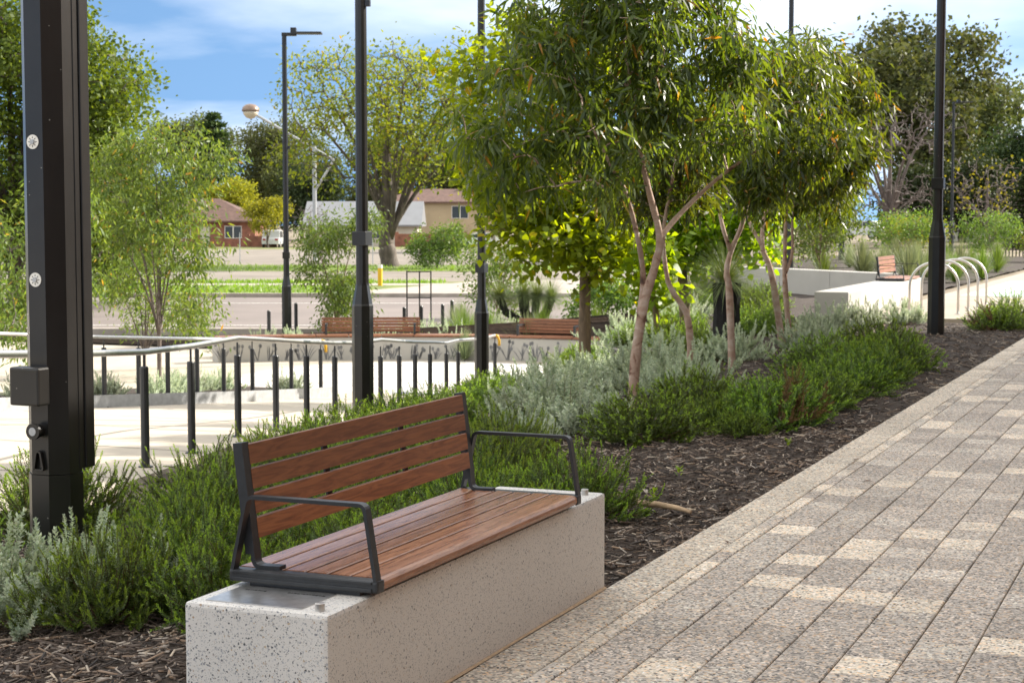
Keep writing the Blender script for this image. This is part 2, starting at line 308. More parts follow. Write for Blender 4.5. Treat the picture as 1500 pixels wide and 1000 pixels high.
class MB:
    def __init__(s): s.v = []; s.f = []
    def add(s, vs, fs):
        b = len(s.v); s.v += [tuple(map(float, p)) for p in vs]; s.f += [tuple(b+i for i in f) for f in fs]; return s
    def box(s, x0, x1, y0, y1, z0, z1, bev=0.0):
        if bev <= 0:
            return s.add([(x0,y0,z0),(x1,y0,z0),(x1,y1,z0),(x0,y1,z0),(x0,y0,z1),(x1,y0,z1),(x1,y1,z1),(x0,y1,z1)],
                         [(0,3,2,1),(4,5,6,7),(0,1,5,4),(1,2,6,5),(2,3,7,6),(3,0,4,7)])
        import bmesh
        bm = bmesh.new(); r = bmesh.ops.create_cube(bm, size=1)
        for v in bm.verts: v.co = ((x0+x1)/2+v.co.x*(x1-x0), (y0+y1)/2+v.co.y*(y1-y0), (z0+z1)/2+v.co.z*(z1-z0))
        bmesh.ops.bevel(bm, geom=bm.edges[:], offset=bev, segments=2, affect='EDGES', profile=0.6)
        bm.verts.index_update(); s.add([v.co[:] for v in bm.verts], [[v.index for v in f.verts] for f in bm.faces]); bm.free(); return s
    def tube(s, pts, rad, n=8, cap=True, rot=0.0):
        pts = [Vector(p) for p in pts]; k = len(pts)
        if isinstance(rad, (int, float)): rad = [rad]*k
        b = len(s.v); up = None
        for i, p in enumerate(pts):
            d = (pts[min(i+1, k-1)] - pts[max(i-1, 0)])
            if d.length < 1e-9: d = Vector((0, 0, 1))
            d.normalize()
            if up is None: up = Vector((1, 0, 0)) if abs(d.x) < 0.9 else Vector((0, 1, 0))
            u = (up - d*up.dot(d)); u.normalize(); up = u; w_ = d.cross(u)
            for j in range(n):
                a = rot + 2*math.pi*j/n; q = p + (u*math.cos(a) + w_*math.sin(a))*rad[i]; s.v.append((q.x, q.y, q.z))
        for i in range(k-1):
            for j in range(n):
                s.f.append((b+i*n+j, b+i*n+(j+1) % n, b+(i+1)*n+(j+1) % n, b+(i+1)*n+j))
        if cap: s.f.append(tuple(b+j for j in reversed(range(n)))); s.f.append(tuple(b+(k-1)*n+j for j in range(n)))
        return s
    def lathe(s, prof, c=(0, 0, 0), n=16, rot=0.0):
        b = len(s.v); k = len(prof)
        for r, z in prof:
            for j in range(n):
                a = rot+2*math.pi*j/n; s.v.append((c[0]+r*math.cos(a), c[1]+r*math.sin(a), c[2]+z))
        for i in range(k-1):
            for j in range(n): s.f.append((b+i*n+j, b+i*n+(j+1) % n, b+(i+1)*n+(j+1) % n, b+(i+1)*n+j))
        s.f.append(tuple(b+j for j in reversed(range(n)))); s.f.append(tuple(b+(k-1)*n+j for j in range(n))); return s
    def strip(s, path, w0, w1, axis):
        """flat bar: path of (pos, normal-in-plane) swept; w0..w1 extent along 'axis' vector; path gives two polylines"""
        inner, outer = path; a = Vector(axis); k = len(inner); b = len(s.v)
        for p, q in zip(inner, outer):
            for base, wv in ((p, w0), (q, w0), (q, w1), (p, w1)):
                r = Vector(base) + a*wv; s.v.append((r.x, r.y, r.z))
        for i in range(k-1):
            for j in range(4): s.f.append((b+i*4+j, b+i*4+(j+1) % 4, b+(i+1)*4+(j+1) % 4, b+(i+1)*4+j))
        s.f.append((b+3, b+2, b+1, b)); e = b+(k-1)*4; s.f.append((e, e+1, e+2, e+3)); return s
    def mesh(s, name):
        me = bpy.data.meshes.new(name); me.from_pydata(s.v, [], s.f); me.update()
        import bmesh
        bm = bmesh.new(); bm.from_mesh(me); bmesh.ops.recalc_face_normals(bm, faces=bm.faces[:]); bm.to_mesh(me); bm.free(); return me
    def build(s, name, mat, parent=None, loc=(0, 0, 0), smooth=False): return link(s.mesh(name), name, mat, parent, loc, smooth)
def rounded(pts, r, seg=5):
    """2D polyline with rounded inner corners"""
    res = [pts[0]]
    for i in range(1, len(pts)-1):
        p0, p1, p2 = (Vector(pts[j]) for j in (i-1, i, i+1))
        a = (p0-p1); b = (p2-p1); rr = min(r, a.length*0.45, b.length*0.45); a.normalize(); b.normalize()
        s0, s1 = p1+a*rr, p1+b*rr
        for k in range(seg+1):
            t = k/seg; res.append(tuple((s0*(1-t)+p1*t)*(1-t) + (p1*(1-t)+s1*t)*t))
    res.append(pts[-1]); return res
def flatbar(mb, pts2, thick, y0, y1, r=0.03):
    """bar bent in the XZ plane (pts2 = (x,z)), thickness in plane, width y0..y1"""
    c = [Vector(p) for p in rounded(pts2, r)]; inn, outp = [], []
    for i, p in enumerate(c):
        d = c[min(i+1, len(c)-1)]-c[max(i-1, 0)]; d.normalize(); n = Vector((-d.y, d.x))
        q0 = p - n*thick/2; q1 = p + n*thick/2
        inn.append((q0.x, 0, q0.y)); outp.append((q1.x, 0, q1.y))
    return mb.strip((inn, outp), y0, y1, (0, 1, 0))
# ------------------------------------------------------------------ terrain
LN = [(-5.2,-20,-.05),(-5.2,0,-.05),(-6.0,5,-.14),(-7.15,9.8,-.30),(-8.73,14.5,-.56),(-9.85,19.7,-.94),(-12.4,29.5,-1.52),(-13.6,36,-1.45),(-17,48,-1.38),(-24,75,-1.3),(-60,220,-1.3),(-160,620,-1.3)]
LY = np.array([l[1] for l in LN]); LX = np.array([l[0] for l in LN]); LZ = np.array([l[2] for l in LN])
def tz(X, Y):
    X = np.asarray(X, float); Y = np.asarray(Y, float)
    lx = np.interp(Y, LY, LX); lz = np.interp(Y, LY, LZ)
    s = np.clip((X-lx)/(5.0+np.clip(Y-40, 0, None)*.1), 0, 1); s = s*s*(3-2*s)
    return lz*(1-s)
def tzf(x, y): return float(tz(x, y))
CY, SY = math.cos(YAW), math.sin(YAW)
def road(a, b):                     # site grid of the cross street: a along it, b metres back from the path's start
    return (a*CY - b*SY, a*SY + b*CY)
def grid_mesh(name, xs, ys, zf):
    X, Y = np.meshgrid(xs, ys, indexing='ij'); Z = zf(X, Y)
    V = np.stack([X, Y, Z], -1).reshape(-1, 3); nx, ny = len(xs), len(ys)
    i, j = np.meshgrid(np.arange(nx-1), np.arange(ny-1), indexing='ij'); a = (i*ny+j).ravel()
    F = np.stack([a, a+ny, a+ny+1, a+1], 1)
    me = bpy.data.meshes.new(name); me.from_pydata(V.tolist(), [], F.tolist()); me.update(); me.shade_smooth(); return me
def gz(X, Y):                       # the sheet under everything
    lx = np.interp(Y, LY, LX)
    low = np.where((X < lx) & (Y < 46) & (Y > -20), 0.5, 0.0) + np.where((Y <= 60) & (X > -2.6), 0.2, 0.0)
    return tz(X, Y) - 0.09 - low
xs = np.concatenate([np.linspace(-620, -60, 29), np.linspace(-56, 20, 77), np.linspace(30, 620, 30)])
ys = np.concatenate([np.linspace(-60, -2, 15), np.linspace(0, 80, 81), np.linspace(90, 760, 45)])
tag(link(grid_mesh('ground', xs, ys, gz), 'ground', 'dirt'), kind='structure')
rng = np.random.default_rng(7)
def bumpy(X, Y): return 0.018*np.sin(X*5.1+np.sin(Y*3.3)*1.3)*np.sin(Y*4.3+X*1.7)+0.012*np.sin(X*11.7+Y*7.1)
def bedz(X, Y):
    e = np.clip((-2.44-X)/0.25, 0, 1)
    return tz(X, Y) + bumpy(X, Y)*e - 0.03
def bed_mesh():
    xs_ = []; V = []; nx = 60; ysb = np.concatenate([np.linspace(-4, 28, 200), np.linspace(28.4, 78, 90)])
    X = np.zeros((nx, len(ysb))); Y = np.zeros_like(X)
    for j, y in enumerate(ysb):
        x0 = float(np.interp(y, LY, LX)) if y < 29.4 else float(np.interp(y, [29.4, 34.4, 35.2, 35.5, 44, 78], [-12.36, -11.6, -13.2, -38, -52, -60]))
        x1 = float(np.interp(y, [27.3, 28.1], [-2.44, -6.05])) if y > 27.3 else -2.44
        t = np.linspace(0, 1, nx); X[:, j] = x0+(x1-x0)*t; Y[:, j] = y
    Z = bedz(X, Y); P = np.stack([X, Y, Z], -1).reshape(-1, 3); ny = len(ysb)
    i, j = np.meshgrid(np.arange(nx-1), np.arange(ny-1), indexing='ij'); a = (i*ny+j).ravel(); F = np.stack([a, a+ny, a+ny+1, a+1], 1)
    me = bpy.data.meshes.new('garden_bed'); me.from_pydata(P.tolist(), [], F.tolist()); me.update(); me.shade_smooth(); return me
bed = tag(link(bed_mesh(), 'garden_bed', 'soil'), 'dark bark mulch planting bed sloping down from the paved path', kind='structure')
# wood chips: uncountable
def chips(n, seed, box, lmin, lmax):
    r = np.random.default_rng(seed)
    y = box[2]+(box[3]-box[2])*r.random(n)**1.5; x = box[0]+(box[1]-box[0])*r.random(n)
    ok = (x > np.interp(y, LY, LX)+0.2) & ~((x > -2.96) & (y > 4.42) & (y < 6.96)); x, y = x[ok], y[ok]; n = len(x)
    Ls = lmin+(lmax-lmin)*r.random(n)**2.2; W = (0.003+0.009*r.random(n)**1.6)*(0.7+Ls*6); T = 0.002+0.005*r.random(n)
    a = r.random(n)*2*np.pi; p = (r.random(n)-.5)*0.7; q = (r.random(n)-.5)*0.9
    u = np.stack([np.cos(a)*np.cos(p), np.sin(a)*np.cos(p), np.sin(p)], 1); v0 = np.stack([-np.sin(a), np.cos(a), np.zeros(n)], 1)
    nn = np.cross(u, v0); v = v0*np.cos(q)[:, None]+nn*np.sin(q)[:, None]; nn = np.cross(u, v)
    c = np.stack([x, y, bedz(x, y)+0.004+0.018*r.random(n)], 1)
    tp = 0.5+0.5*r.random(n)
    P = []
    for su, sv, sn in ((-1,-1,-1),(1,-1,-1),(1,1,-1),(-1,1,-1),(-1,-1,1),(1,-1,1),(1,1,1),(-1,1,1)):
        k = np.where(su > 0, tp, 1.0)
        P.append(c+u*(su*Ls/2)[:, None]+v*(sv*W/2*k)[:, None]+nn*(sn*T/2)[:, None])
    return arr_mesh('wood_chips', np.stack(P, 1), [(4,5,6,7),(0,1,5,4),(1,2,6,5),(2,3,7,6),(3,0,4,7)])
for nm, a in (('wood_chips', (44000, 3, (-6.6, -2.43, 4.2, 13.5), 0.02, 0.12)), ('wood_chips', (17000, 4, (-7.5, -2.43, 12.5, 27.3), 0.03, 0.16))):
    tag(link(chips(*a), nm, 'mulch', bed), kind='stuff')
# ------------------------------------------------------------------ paved path
base = MB().box(-2.43, 14, -6, 60, -0.2, -0.014).build('paved_path', 'joint')
tag(base, 'wide footpath of grey and cream aggregate pavers', kind='structure')
r = random.Random(11)
courses = [(-2.432, -2.203, 'border'), (-2.203, -2.117, 'narrow')]
x = -2.117
while x < 2.3: courses.append((x, x+0.2185, 'field')); x += 0.2185
pieces = []
for (x0, x1, kind) in courses:
    y = 3.0+r.random()*0.3; prev = ''
    while y < 60:
        if kind == 'border': ln, mt = 0.40, 'paver_border'
        elif kind == 'narrow':
            ln = r.choice((0.265, 0.265, 0.40)); mt = r.choice(('paver_pale', 'paver_border', 'paver_grey', 'paver_soft'))
        else:
            q = r.random()
            if q < 0.17 and prev != 'p': ln, mt = 0.265, 'paver_pale'
            elif q < 0.20 and prev != 'p': ln, mt = 0.53, 'paver_pale'
            elif q < 0.29 and prev != 'p': ln, mt = 0.265, 'paver_soft'
            else: ln = r.choice((0.265, 0.265, 0.40, 0.53)); mt = r.choice(('paver_grey', 'paver_grey', 'paver_mid'))
            prev = 'p' if mt == 'paver_pale' else ''
        xr = -0.0935*y+0.35                                   # right-hand limit of what the photograph shows
        pieces.append((x0, x1, y, y+ln, mt, x0 < xr and y > 4.9))
        y += ln
pmesh = {}
G_ = 0.0024
def pgeo(wd, ln):
    h = -0.05; c = 0.004; X0, X1, Y0, Y1 = G_, wd-G_, G_, ln-G_
    V = [(X0,Y0,h),(X1,Y0,h),(X1,Y1,h),(X0,Y1,h),(X0,Y0,-c),(X1,Y0,-c),(X1,Y1,-c),(X0,Y1,-c),(X0+c,Y0+c,0),(X1-c,Y0+c,0),(X1-c,Y1-c,0),(X0+c,Y1-c,0)]
    Fc = [(8,9,10,11),(4,5,9,8),(5,6,10,9),(6,7,11,10),(7,4,8,11),(0,1,5,4),(1,2,6,5),(2,3,7,6),(3,0,4,7)]
    return V, Fc
inview = sorted([p for p in pieces if p[5]], key=lambda p: p[2]-0.3*(p[1]-p[0])*(p[3]-p[2])*50)
near = set(id(p) for p in inview[:300]); rest = {}
for p in pieces:
    x0, x1, y0, y1, mt, _ = p; dz = (r.random()-.5)*0.003
    if id(p) in near:
        key = (round(x1-x0, 3), round(y1-y0, 3), mt)
        if key not in pmesh:
            V, Fc = pgeo(x1-x0, y1-y0); pmesh[key] = MB().add(V, Fc).mesh('paver')
        o = link(pmesh[key], 'paver', mt, base, (x0, y0, dz))
    else:
        V, Fc = pgeo(x1-x0, y1-y0); rest.setdefault(mt, []).append(np.array(V)+np.array([x0, y0, dz]))
for mt, vs in rest.items():
    tag(link(arr_mesh('distant_pavers', np.stack(vs), pgeo(1, 1)[1]), 'distant_pavers', mt, base), kind='stuff')
# pale forecourt by the cycle hoops and green floor marking
fc = MB().box(-5.44, -2.5, 28.05, 60, -0.15, 0.012).build('forecourt_paving', 'forecourt'); tag(fc, kind='structure')
gm = MB().add([(-5.0, 36.5, 0.017), (-2.6, 36.5, 0.017), (-2.6, 46, 0.017), (-5.0, 46, 0.017)], [(0, 1, 2, 3)]).build('green_marking', 'paint_green'); tag(gm, kind='structure')
# ------------------------------------------------------------------ ramp, plaza
RZY = np.array([-6, 4, 7.8, 9.8, 14.5, 19, 25, 27.6, 40]); RZZ = np.array([-.02, -.05, -.14, -.29, -.54, -.92, -1.36, -1.51, -1.51])
def rampz(y): return np.interp(y, RZY, RZZ)
def ramp_mesh():
    ysr = np.linspace(-6, 35.6, 150); V = []; F = []
    for y in ysr:
        z = float(rampz(y)); x1 = float(np.interp(y, LY, LX)); V += [(-40, y, z), (-13.75, y, z), (x1-.02, y, z), (x1-.02, y, z-0.3)]
    for i in range(len(ysr)-1):
        for k in range(3): F.append((4*i+k, 4*i+k+1, 4*i+5+k, 4*i+4+k))
    me = bpy.data.meshes.new('ramp'); me.from_pydata(V, [], F); me.update(); return me
tag(link(ramp_mesh(), 'ramp', 'concrete'), 'pale concrete ramp running down to the round plaza', kind='structure')
PC = (-13.1, 24.9)
rmp = bpy.data.objects['ramp']
for y in (6.2, 8.4, 10.6, 12.8, 15.0, 17.2, 19.4, 21.6, 23.8, 26.0):
    z0_, z1_ = float(rampz(y))+.004, float(rampz(y+.02))+.004; xr_ = float(np.interp(y, LY, LX))-.05
    MB().add([(-13.7, y, z0_), (xr_, y, z0_), (xr_, y+.02, z1_), (-13.7, y+.02, z1_)], [(0, 1, 2, 3)]).build('control_joint', 'joint', rmp)
def disc(name, c, rad, z, mat, a0=0, a1=2*math.pi, n=64):
    V = [(c[0], c[1], z)]+[(c[0]+rad*math.cos(a0+(a1-a0)*i/n), c[1]+rad*math.sin(a0+(a1-a0)*i/n), z) for i in range(n+1)]
    return MB().add(V, [(0, i+1, i+2) for i in range(n)]).build(name, mat)
tag(disc('plaza', PC, 10.2, -1.5, 'concrete'), 'round sunken plaza floor of pale concrete', kind='structure')
tag(disc('plaza_artwork', road(-1.7, 33.6), 3.7, -1.494, 'plaza_art'), 'round white floor artwork set into the plaza', kind='structure')
# tactile strip across the foot of the ramp, studs one mesh
tb = MB().box(-13.6, -11.9, 27.0, 27.5, -1.52, -1.488).build('tactile_strip', 'galv'); tag(tb, kind='structure')
st = np.array([(-13.55+i*.07, 27.03+j*.07) for i in range(24) for j in range(7)])
k8 = np.array([(math.cos(a)*.02, math.sin(a)*.02) for a in np.arange(6)*math.pi/3])
Vt = np.zeros((len(st), 12, 3)); Vt[:, :6, :2] = st[:, None]+k8[None]; Vt[:, 6:, :2] = st[:, None]+k8[None]*.7; Vt[:, :6, 2] = -1.489; Vt[:, 6:, 2] = -1.482
tag(link(arr_mesh('studs', Vt, [(6,7,8,9,10,11)]+[(i, (i+1) % 6, 6+(i+1) % 6, 6+i) for i in range(6)]), 'studs', 'post_black', tb), kind='stuff')
# steel edged planting strip on the far side of the ramp
pyl = np.linspace(8, 25.6, 60)
def edge_mesh():
    V = []; F = []
    for y in pyl:
        xo = -13.75+0.10*math.sin(y*0.9); z = float(rampz(y)); V += [(xo, y, z-.02), (xo, y, z+.17), (xo-.012, y, z+.17), (xo-.012, y, z-.02)]
    for i in range(len(pyl)-1):
        for k in range(3): F.append((4*i+k, 4*i+k+1, 4*i+5+k, 4*i+4+k))
    me = bpy.data.meshes.new('steel_edging'); me.from_pydata(V, [], F); me.update(); return me
tag(link(edge_mesh(), 'steel_edging', 'galv'), 'curved galvanised steel edging along the planting strip below the far handrail', 'edging')
V = []; F = []
for y in pyl:
    z = float(rampz(y)); V += [(-16.2, y, z+.10), (-13.77+0.10*math.sin(y*0.9), y, z+.10)]
for i in range(len(pyl)-1): F.append((2*i, 2*i+1, 2*i+3, 2*i+2))
me = bpy.data.meshes.new('planting_strip'); me.from_pydata(V, [], F); me.update()
tag(link(me, 'planting_strip', 'soil'), kind='structure')
# curved seat wall
WA0, WA1, WR = R(80.5), R(135.5), 9.75
wl = thing('seat_wall', (PC[0], PC[1], -1.5), 'low curved concrete seat wall with grey plant mural around the plaza', 'wall')
def arc_block(r0, r1, z0, z1, a0, a1, n=40):
    m = MB(); inn = [(r0*math.cos(a0+(a1-a0)*i/n), r0*math.sin(a0+(a1-a0)*i/n), z0) for i in range(n+1)]
    outr = [(r1*math.cos(a0+(a1-a0)*i/n), r1*math.sin(a0+(a1-a0)*i/n), z0) for i in range(n+1)]
    return m.strip((inn, outr), 0, z1-z0, (0, 0, 1))
arc_block(WR, WR+.55, 0, .50, WA0, WA1).build('wall', 'concrete_white', wl)
ns = 13
for i in range(ns):                                    # timber deck pieces along the top
    a0 = WA0+(WA1-WA0)*i/ns+.001; a1 = WA0+(WA1-WA0)*(i+1)/ns-.001
    for k in range(3): arc_block(WR-.03+k*.17, WR+.125+k*.17, .515, .56, a0, a1, 5).build('seat_slat', 'wood_far', wl)
ra = random.Random(5); art = MB()
for i in range(30):                                    # printed grasses and flowers
    a = WA0+(WA1-WA0)*(i+.5+ra.uniform(-.3, .3))/30; h = ra.uniform(.22, .42)
    rr = WR-.004; tx = Vector((-math.sin(a), math.cos(a), 0)); c = Vector((rr*math.cos(a), rr*math.sin(a), .02))
    for k in range(ra.randint(5, 9)):
        b = ra.uniform(-.8, .8); p = c+tx*ra.uniform(-.05, .05); tip = p+tx*math.sin(b)*h*.8+Vector((0, 0, math.cos(b)*h)); md = (p+tip)/2+Vector((0, 0, .03)); s_ = tx*.012
        art.add([p-s_*.4, p+s_*.4, md+s_, tip, md-s_], [(0, 1, 2, 3, 4)])
        if ra.random() < .4:
            q = [tip+tx*math.cos(t)*.035+Vector((0, 0, math.sin(t)*.045)) for t in np.arange(6)*math.pi/3]; art.add(q, [(0, 1, 2, 3, 4, 5)])
art.build('mural_print', 'art', wl)
def plaza_bench(a, width, label):
    c = (PC[0]+(WR+.42)*math.cos(a), PC[1]+(WR+.42)*math.sin(a), -.94)
    t = thing('plaza_bench', c, label, 'bench', 'timber backs on the curved plaza wall', rz=a-math.pi/2)
    hw = width/2
    for k in range(5): MB().box(-hw, hw, .02-.012*k+.05, .045-.012*k+.05, .36-.066*k-.055, .36-.066*k, .004).build('back_slat', 'wood_far', t)
    for s in (-1, 1):
        MB().box(s*(hw-.06)-.02, s*(hw-.06)+.02, .075, .10, 0, .36).build('back_post', 'steel_dark', t)
        m = MB(); m.box(s*(hw-.12)-.025, s*(hw-.12)+.025, -.38, -.34, 0, .24); m.box(s*(hw-.12)-.025, s*(hw-.12)+.025, -.34, .05, .205, .24); m.build('armrest', 'steel_dark', t)
    return t
plaza_bench(R(90)+YAW+R(3.3), 2.2, 'timber slatted bench back on the curved wall left of the black sign stand')
plaza_bench(R(90)+YAW-R(19.8), 1.55, 'timber slatted bench back on the curved wall in front of the forked grass tree')
# ------------------------------------------------------------------ handrails
def railing(name, pts, ptops, label, endcap, small=()):
    x0, y0, z0 = pts[0]
    t = thing(name, (x0, y0, z0), label, 'handrail'); o = Vector((x0, y0, z0))
    P = [Vector(p)-o for p in pts]
    line = [p+Vector((0, 0, .95)) for p in P]
    MB().tube(line, .026, 10).build('rail', 'stainless', t, smooth=True)
    for p in ptops:
        q = Vector(p)-o
        # height of the rail above this post
        m = MB(); m.lathe([(.034, 0), (.034, .80), (.030, .81)], q, 12); po = m.build('post', 'post_black', t)
        MB().lathe([(.058, 0), (.058, .012)], q, 12).build('base_plate', 'post_black', t)
        MB().tube([q+Vector((0, 0, .80)), q+Vector((0, 0, .935))], .010, 8).build('stem', 'post_black', po)
    if endcap:
        e = line[-1]; MB().tube([e, e+Vector((.03, .05, -.01)), e+Vector((.05, .09, -.10)), e+Vector((.05, .09, -.2))], .026, 10).build('end_cap', 'yellow', t, smooth=True)
    return t
NR = [(-5.0,4.0),(-6.34,7.76),(-7.15,9.81),(-7.74,11.41),(-8.12,12.66),(-8.75,14.45),(-9.07,15.73),(-9.30,16.80),(-9.54,17.91),(-9.75,18.98),(-9.99,20.0),(-10.34,21.26),(-10.66,22.43),(-10.97,23.6),(-11.32,24.96),(-11.64,26.13),(-12.12,28.4),(-12.36,29.4)]
nrz = [-.02,-.11,-.28,-.40,-.45,-.51,-.62,-.72,-.81,-.885,-.92,-1.03,-1.13,-1.22,-1.33,-1.37,-1.49,-1.51]
nr = [(x_-.16, y_, z_) for (x_, y_), z_ in zip(NR, nrz)]
nr = [(p[0], p[1], min(p[2], 0)) for p in nr]
railing('near_handrail', nr, [(x_, y_, float(rampz(y_))) for x_, y_, _ in nr], 'stainless handrail on dark posts along the shrub side of the ramp', True)
fy = [8.5, 10.5, 12.5, 14.6, 16.7, 19.15, 19.9, 20.6, 21.4, 22.2, 23.1, 24.3, 25.2]
fr = [(-13.92+0.06*math.sin(y_), y_, float(rampz(y_))) for y_ in fy]
railing('far_handrail', fr, fr, 'stainless handrail on dark posts beside the steel edged planting strip', True)
# ------------------------------------------------------------------ terrazzo blocks and the bench
def block(name, x0, x1, y0, y1, z1, mat, label, z0=-0.1):
    o = MB().box(-(x1-x0)/2, (x1-x0)/2, 0, y1-y0, z0, z1, 0.014).build(name, mat, None, ((x0+x1)/2, y0, 0)); return tag(o, label, 'concrete block')
block('terrazzo_block', -2.94, -2.434, 4.44, 6.94, .42, 'terrazzo', 'speckled white terrazzo block under the near timber bench')
gm = MB(); gm.add([(-2.436, 4.40, .004), (-2.422, 4.40, .0045), (-2.419, 5.2, .0045), (-2.424, 6.0, .0045), (-2.420, 6.93, .0045), (-2.436, 6.93, .012), (-2.436, 5.5, .009), (-2.436, 4.40, .011)], [(0, 1, 2, 6, 7), (2, 3, 4, 5, 6)])
tag(gm.build('mortar_fillet', 'grout', None), 'thin sandy mortar line where the terrazzo block meets the path', 'mortar')
def plaque_():
    o = MB().box(-.17, .17, 0, .225, 0, .003).build('metal_plaque', 'plaque', None, (-2.716, 4.478, .4205))
    tag(o, 'brushed metal plaque let into the top of the near terrazzo block', 'plaque')
    rr = random.Random(3); m = MB()
    for ln_, (y_, xa, xb) in enumerate(((.168, -.13, -.06), (.175, .02, .145))):     # two short engraved lines
        x_ = xa
        while x_ < xb:
            wd = rr.uniform(.006, .014); m.box(x_, x_+wd*.75, y_+rr.uniform(-.002, .002), y_+rr.uniform(.006, .010), .0031, .0036); x_ += wd
    tag(m.build('engraved_text', 'ink', o), kind='stuff')
plaque_()
for (bx, by, lb) in ((-2.487, 4.487, 'small steel stud on the corner of the terrazzo block beside the plaque'), (-2.497, 6.85, 'small steel stud on the terrazzo block past the far armrest')):
    tag(MB().lathe([(.0155, 0), (.0155, .024), (.014, .0255)], (0, 0, 0), 20).build('steel_stud', 'stainless', None, (bx, by, .42)), lb, 'stud')
def make_bench(label):
    t = thing('timber_bench', (-2.67, 4.70, .42), label, 'bench'); ox, oy, oz = -2.67, 4.70, .42
    Lb = 1.85; zt = .475-oz
    # seat slats
    xb = [-2.935, -2.852, -2.764, -2.682, -2.600, -2.518, -2.398]
    for i in range(6):
        x0, x1 = xb[i]-ox+.0065, xb[i+1]-ox-(.0065 if i < 5 else .0035)
        m = MB()
        if i == 5:      # rounded nose
            pr = [(x0, zt-.036), (x0, zt), (x1-.022, zt), (x1-.009, zt-.004), (x1-.002, zt-.012), (x1, zt-.024), (x1-.004, zt-.036), (x1-.012, zt-.040), (x0+.002, zt-.040)]
        else: pr = [(x0, zt-.036), (x0, zt-.003), (x0+.003, zt), (x1-.003, zt), (x1, zt-.003), (x1, zt-.036)]
        k = len(pr); V = [(a, .052, b) for a, b in pr]+[(a, Lb-.052, b) for a, b in pr]
        m.add(V, [tuple(range(k)), tuple(reversed(range(k, 2*k)))]+[(j, (j+1) % k, k+(j+1) % k, k+j) for j in range(k)])
        m.build('seat_slat', 'wood_seat_skylit', t)
    # back slats lean back 6.5 degrees
    ca, sa = math.cos(R(7)), math.sin(R(7)); bx0, bz0 = -2.872-ox, .49-oz
    def bk(u, v): return (bx0 - sa*u + ca*v, bz0 + ca*u + sa*v)      # u up the back, v towards the sitter
    for k in range(4):
        u0 = .384-.0805*k-.067; u1 = u0+.067
        pr = [bk(u0, -.010), bk(u0, .012), bk(u1-.002, .012), bk(u1, .010), bk(u1, .003), bk(u1-.003, .001), bk(u1-.003, -.001), bk(u1, -.003), bk(u1, -.008), bk(u1-.002, -.010)]
        n_ = len(pr); V = [(a, .074, b) for a, b in pr]+[(a, Lb-.074, b) for a, b in pr]
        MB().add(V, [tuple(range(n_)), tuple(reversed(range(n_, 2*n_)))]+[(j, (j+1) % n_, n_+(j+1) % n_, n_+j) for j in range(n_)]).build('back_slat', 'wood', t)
    # bent flat bars: two ends and two middle supports
    for (y0, y1, end) in ((.036, .078, 1), (Lb-.078, Lb-.036, 1), (.60, .635, 0), (1.215, 1.25, 0)):
        m = MB(); vb = -.016 if not end else 0.0; th = .008 if not end else .014
        top = bk(.392 if end else .37, vb if not end else .004); mid = bk(.05, vb if not end else .004)
        corner = (bx0+.004, (zt+.002) if end else zt-.041); toe = (bx0+(.10 if end else .40), (zt+.004) if end else zt-.041)
        flatbar(m, [top, mid, corner, toe] if end else [top, bk(.072, vb)], th, y0, y1, .06 if end else .04)
        if end:
            a_, b_ = bk(.388, -.024), bk(.05, -.024)
            flatbar(m, [bk(.392, -.0125), bk(.03, -.0125)], .022, y0+.001, y1-.001)
        m.build('back_support', 'steel_dark', t)
    for (y0, y1) in ((.0, .052), (Lb-.052, Lb)):
        m = MB(); m.box(-.27, .270, y0, y1, .013, zt-.001, .009)
        if y0 == 0: m.box(-.255, .25, y0-.004, y0+.002, .018, .030, .002); m.box(-.255, .25, y0-.004, y0+.002, .042, zt-.004, .002)
        m.build('end_frame', 'steel_dark', t)
        m = MB(); flatbar(m, [(-.258, zt-.002), (-.204, .290), (.222, .290), (.260, zt-.004)], .012, *((y0, y0+.034) if y0 == 0 else (y1-.034, y1)), .022); m.build('armrest', 'steel_dark', t)
    MB().box(-.255, .235, .056, Lb-.056, .0132, .0168).build('gap_shade_sheet', 'steel_dark', t)  # dark sheet added below the slats, standing in for shade in the gaps
    for yy in (.03, .62, 1.23, 1.80):
        MB().box(-.20, .20, yy-.015, yy+.015, 0.0, .0128).build('foot', 'steel_dark', t)
    return t
b1 = make_bench('long brown timber bench with charcoal frame and armrests on the near terrazzo block')
block('terrazzo_block', -6.0, -5.45, 27.2, 34.6, .45, 'concrete_white', 'long white concrete block beside the cycle hoops')
b2 = copy_tree(b1); b2.location = (-5.70, 32.3, .45); b2['label'] = 'small looking far timber bench on the white block behind the cycle hoops'
for i in range(9): pass
wv = Vector((-10.5, 38.95)) ; wu = Vector((-6.3, 35.1)) - wv; wlen = wu.length
wo = thing('garden_wall', (wv.x, wv.y, -.15), 'low pale concrete garden wall behind the gum trees', 'wall', rz=math.atan2(wu.y, wu.x))
for i in range(3): MB().box(wlen*i/3+.006, wlen*(i+1)/3-.006, 0, .35, 0, .66, .012).build('wall_panel', 'concrete_white', wo)
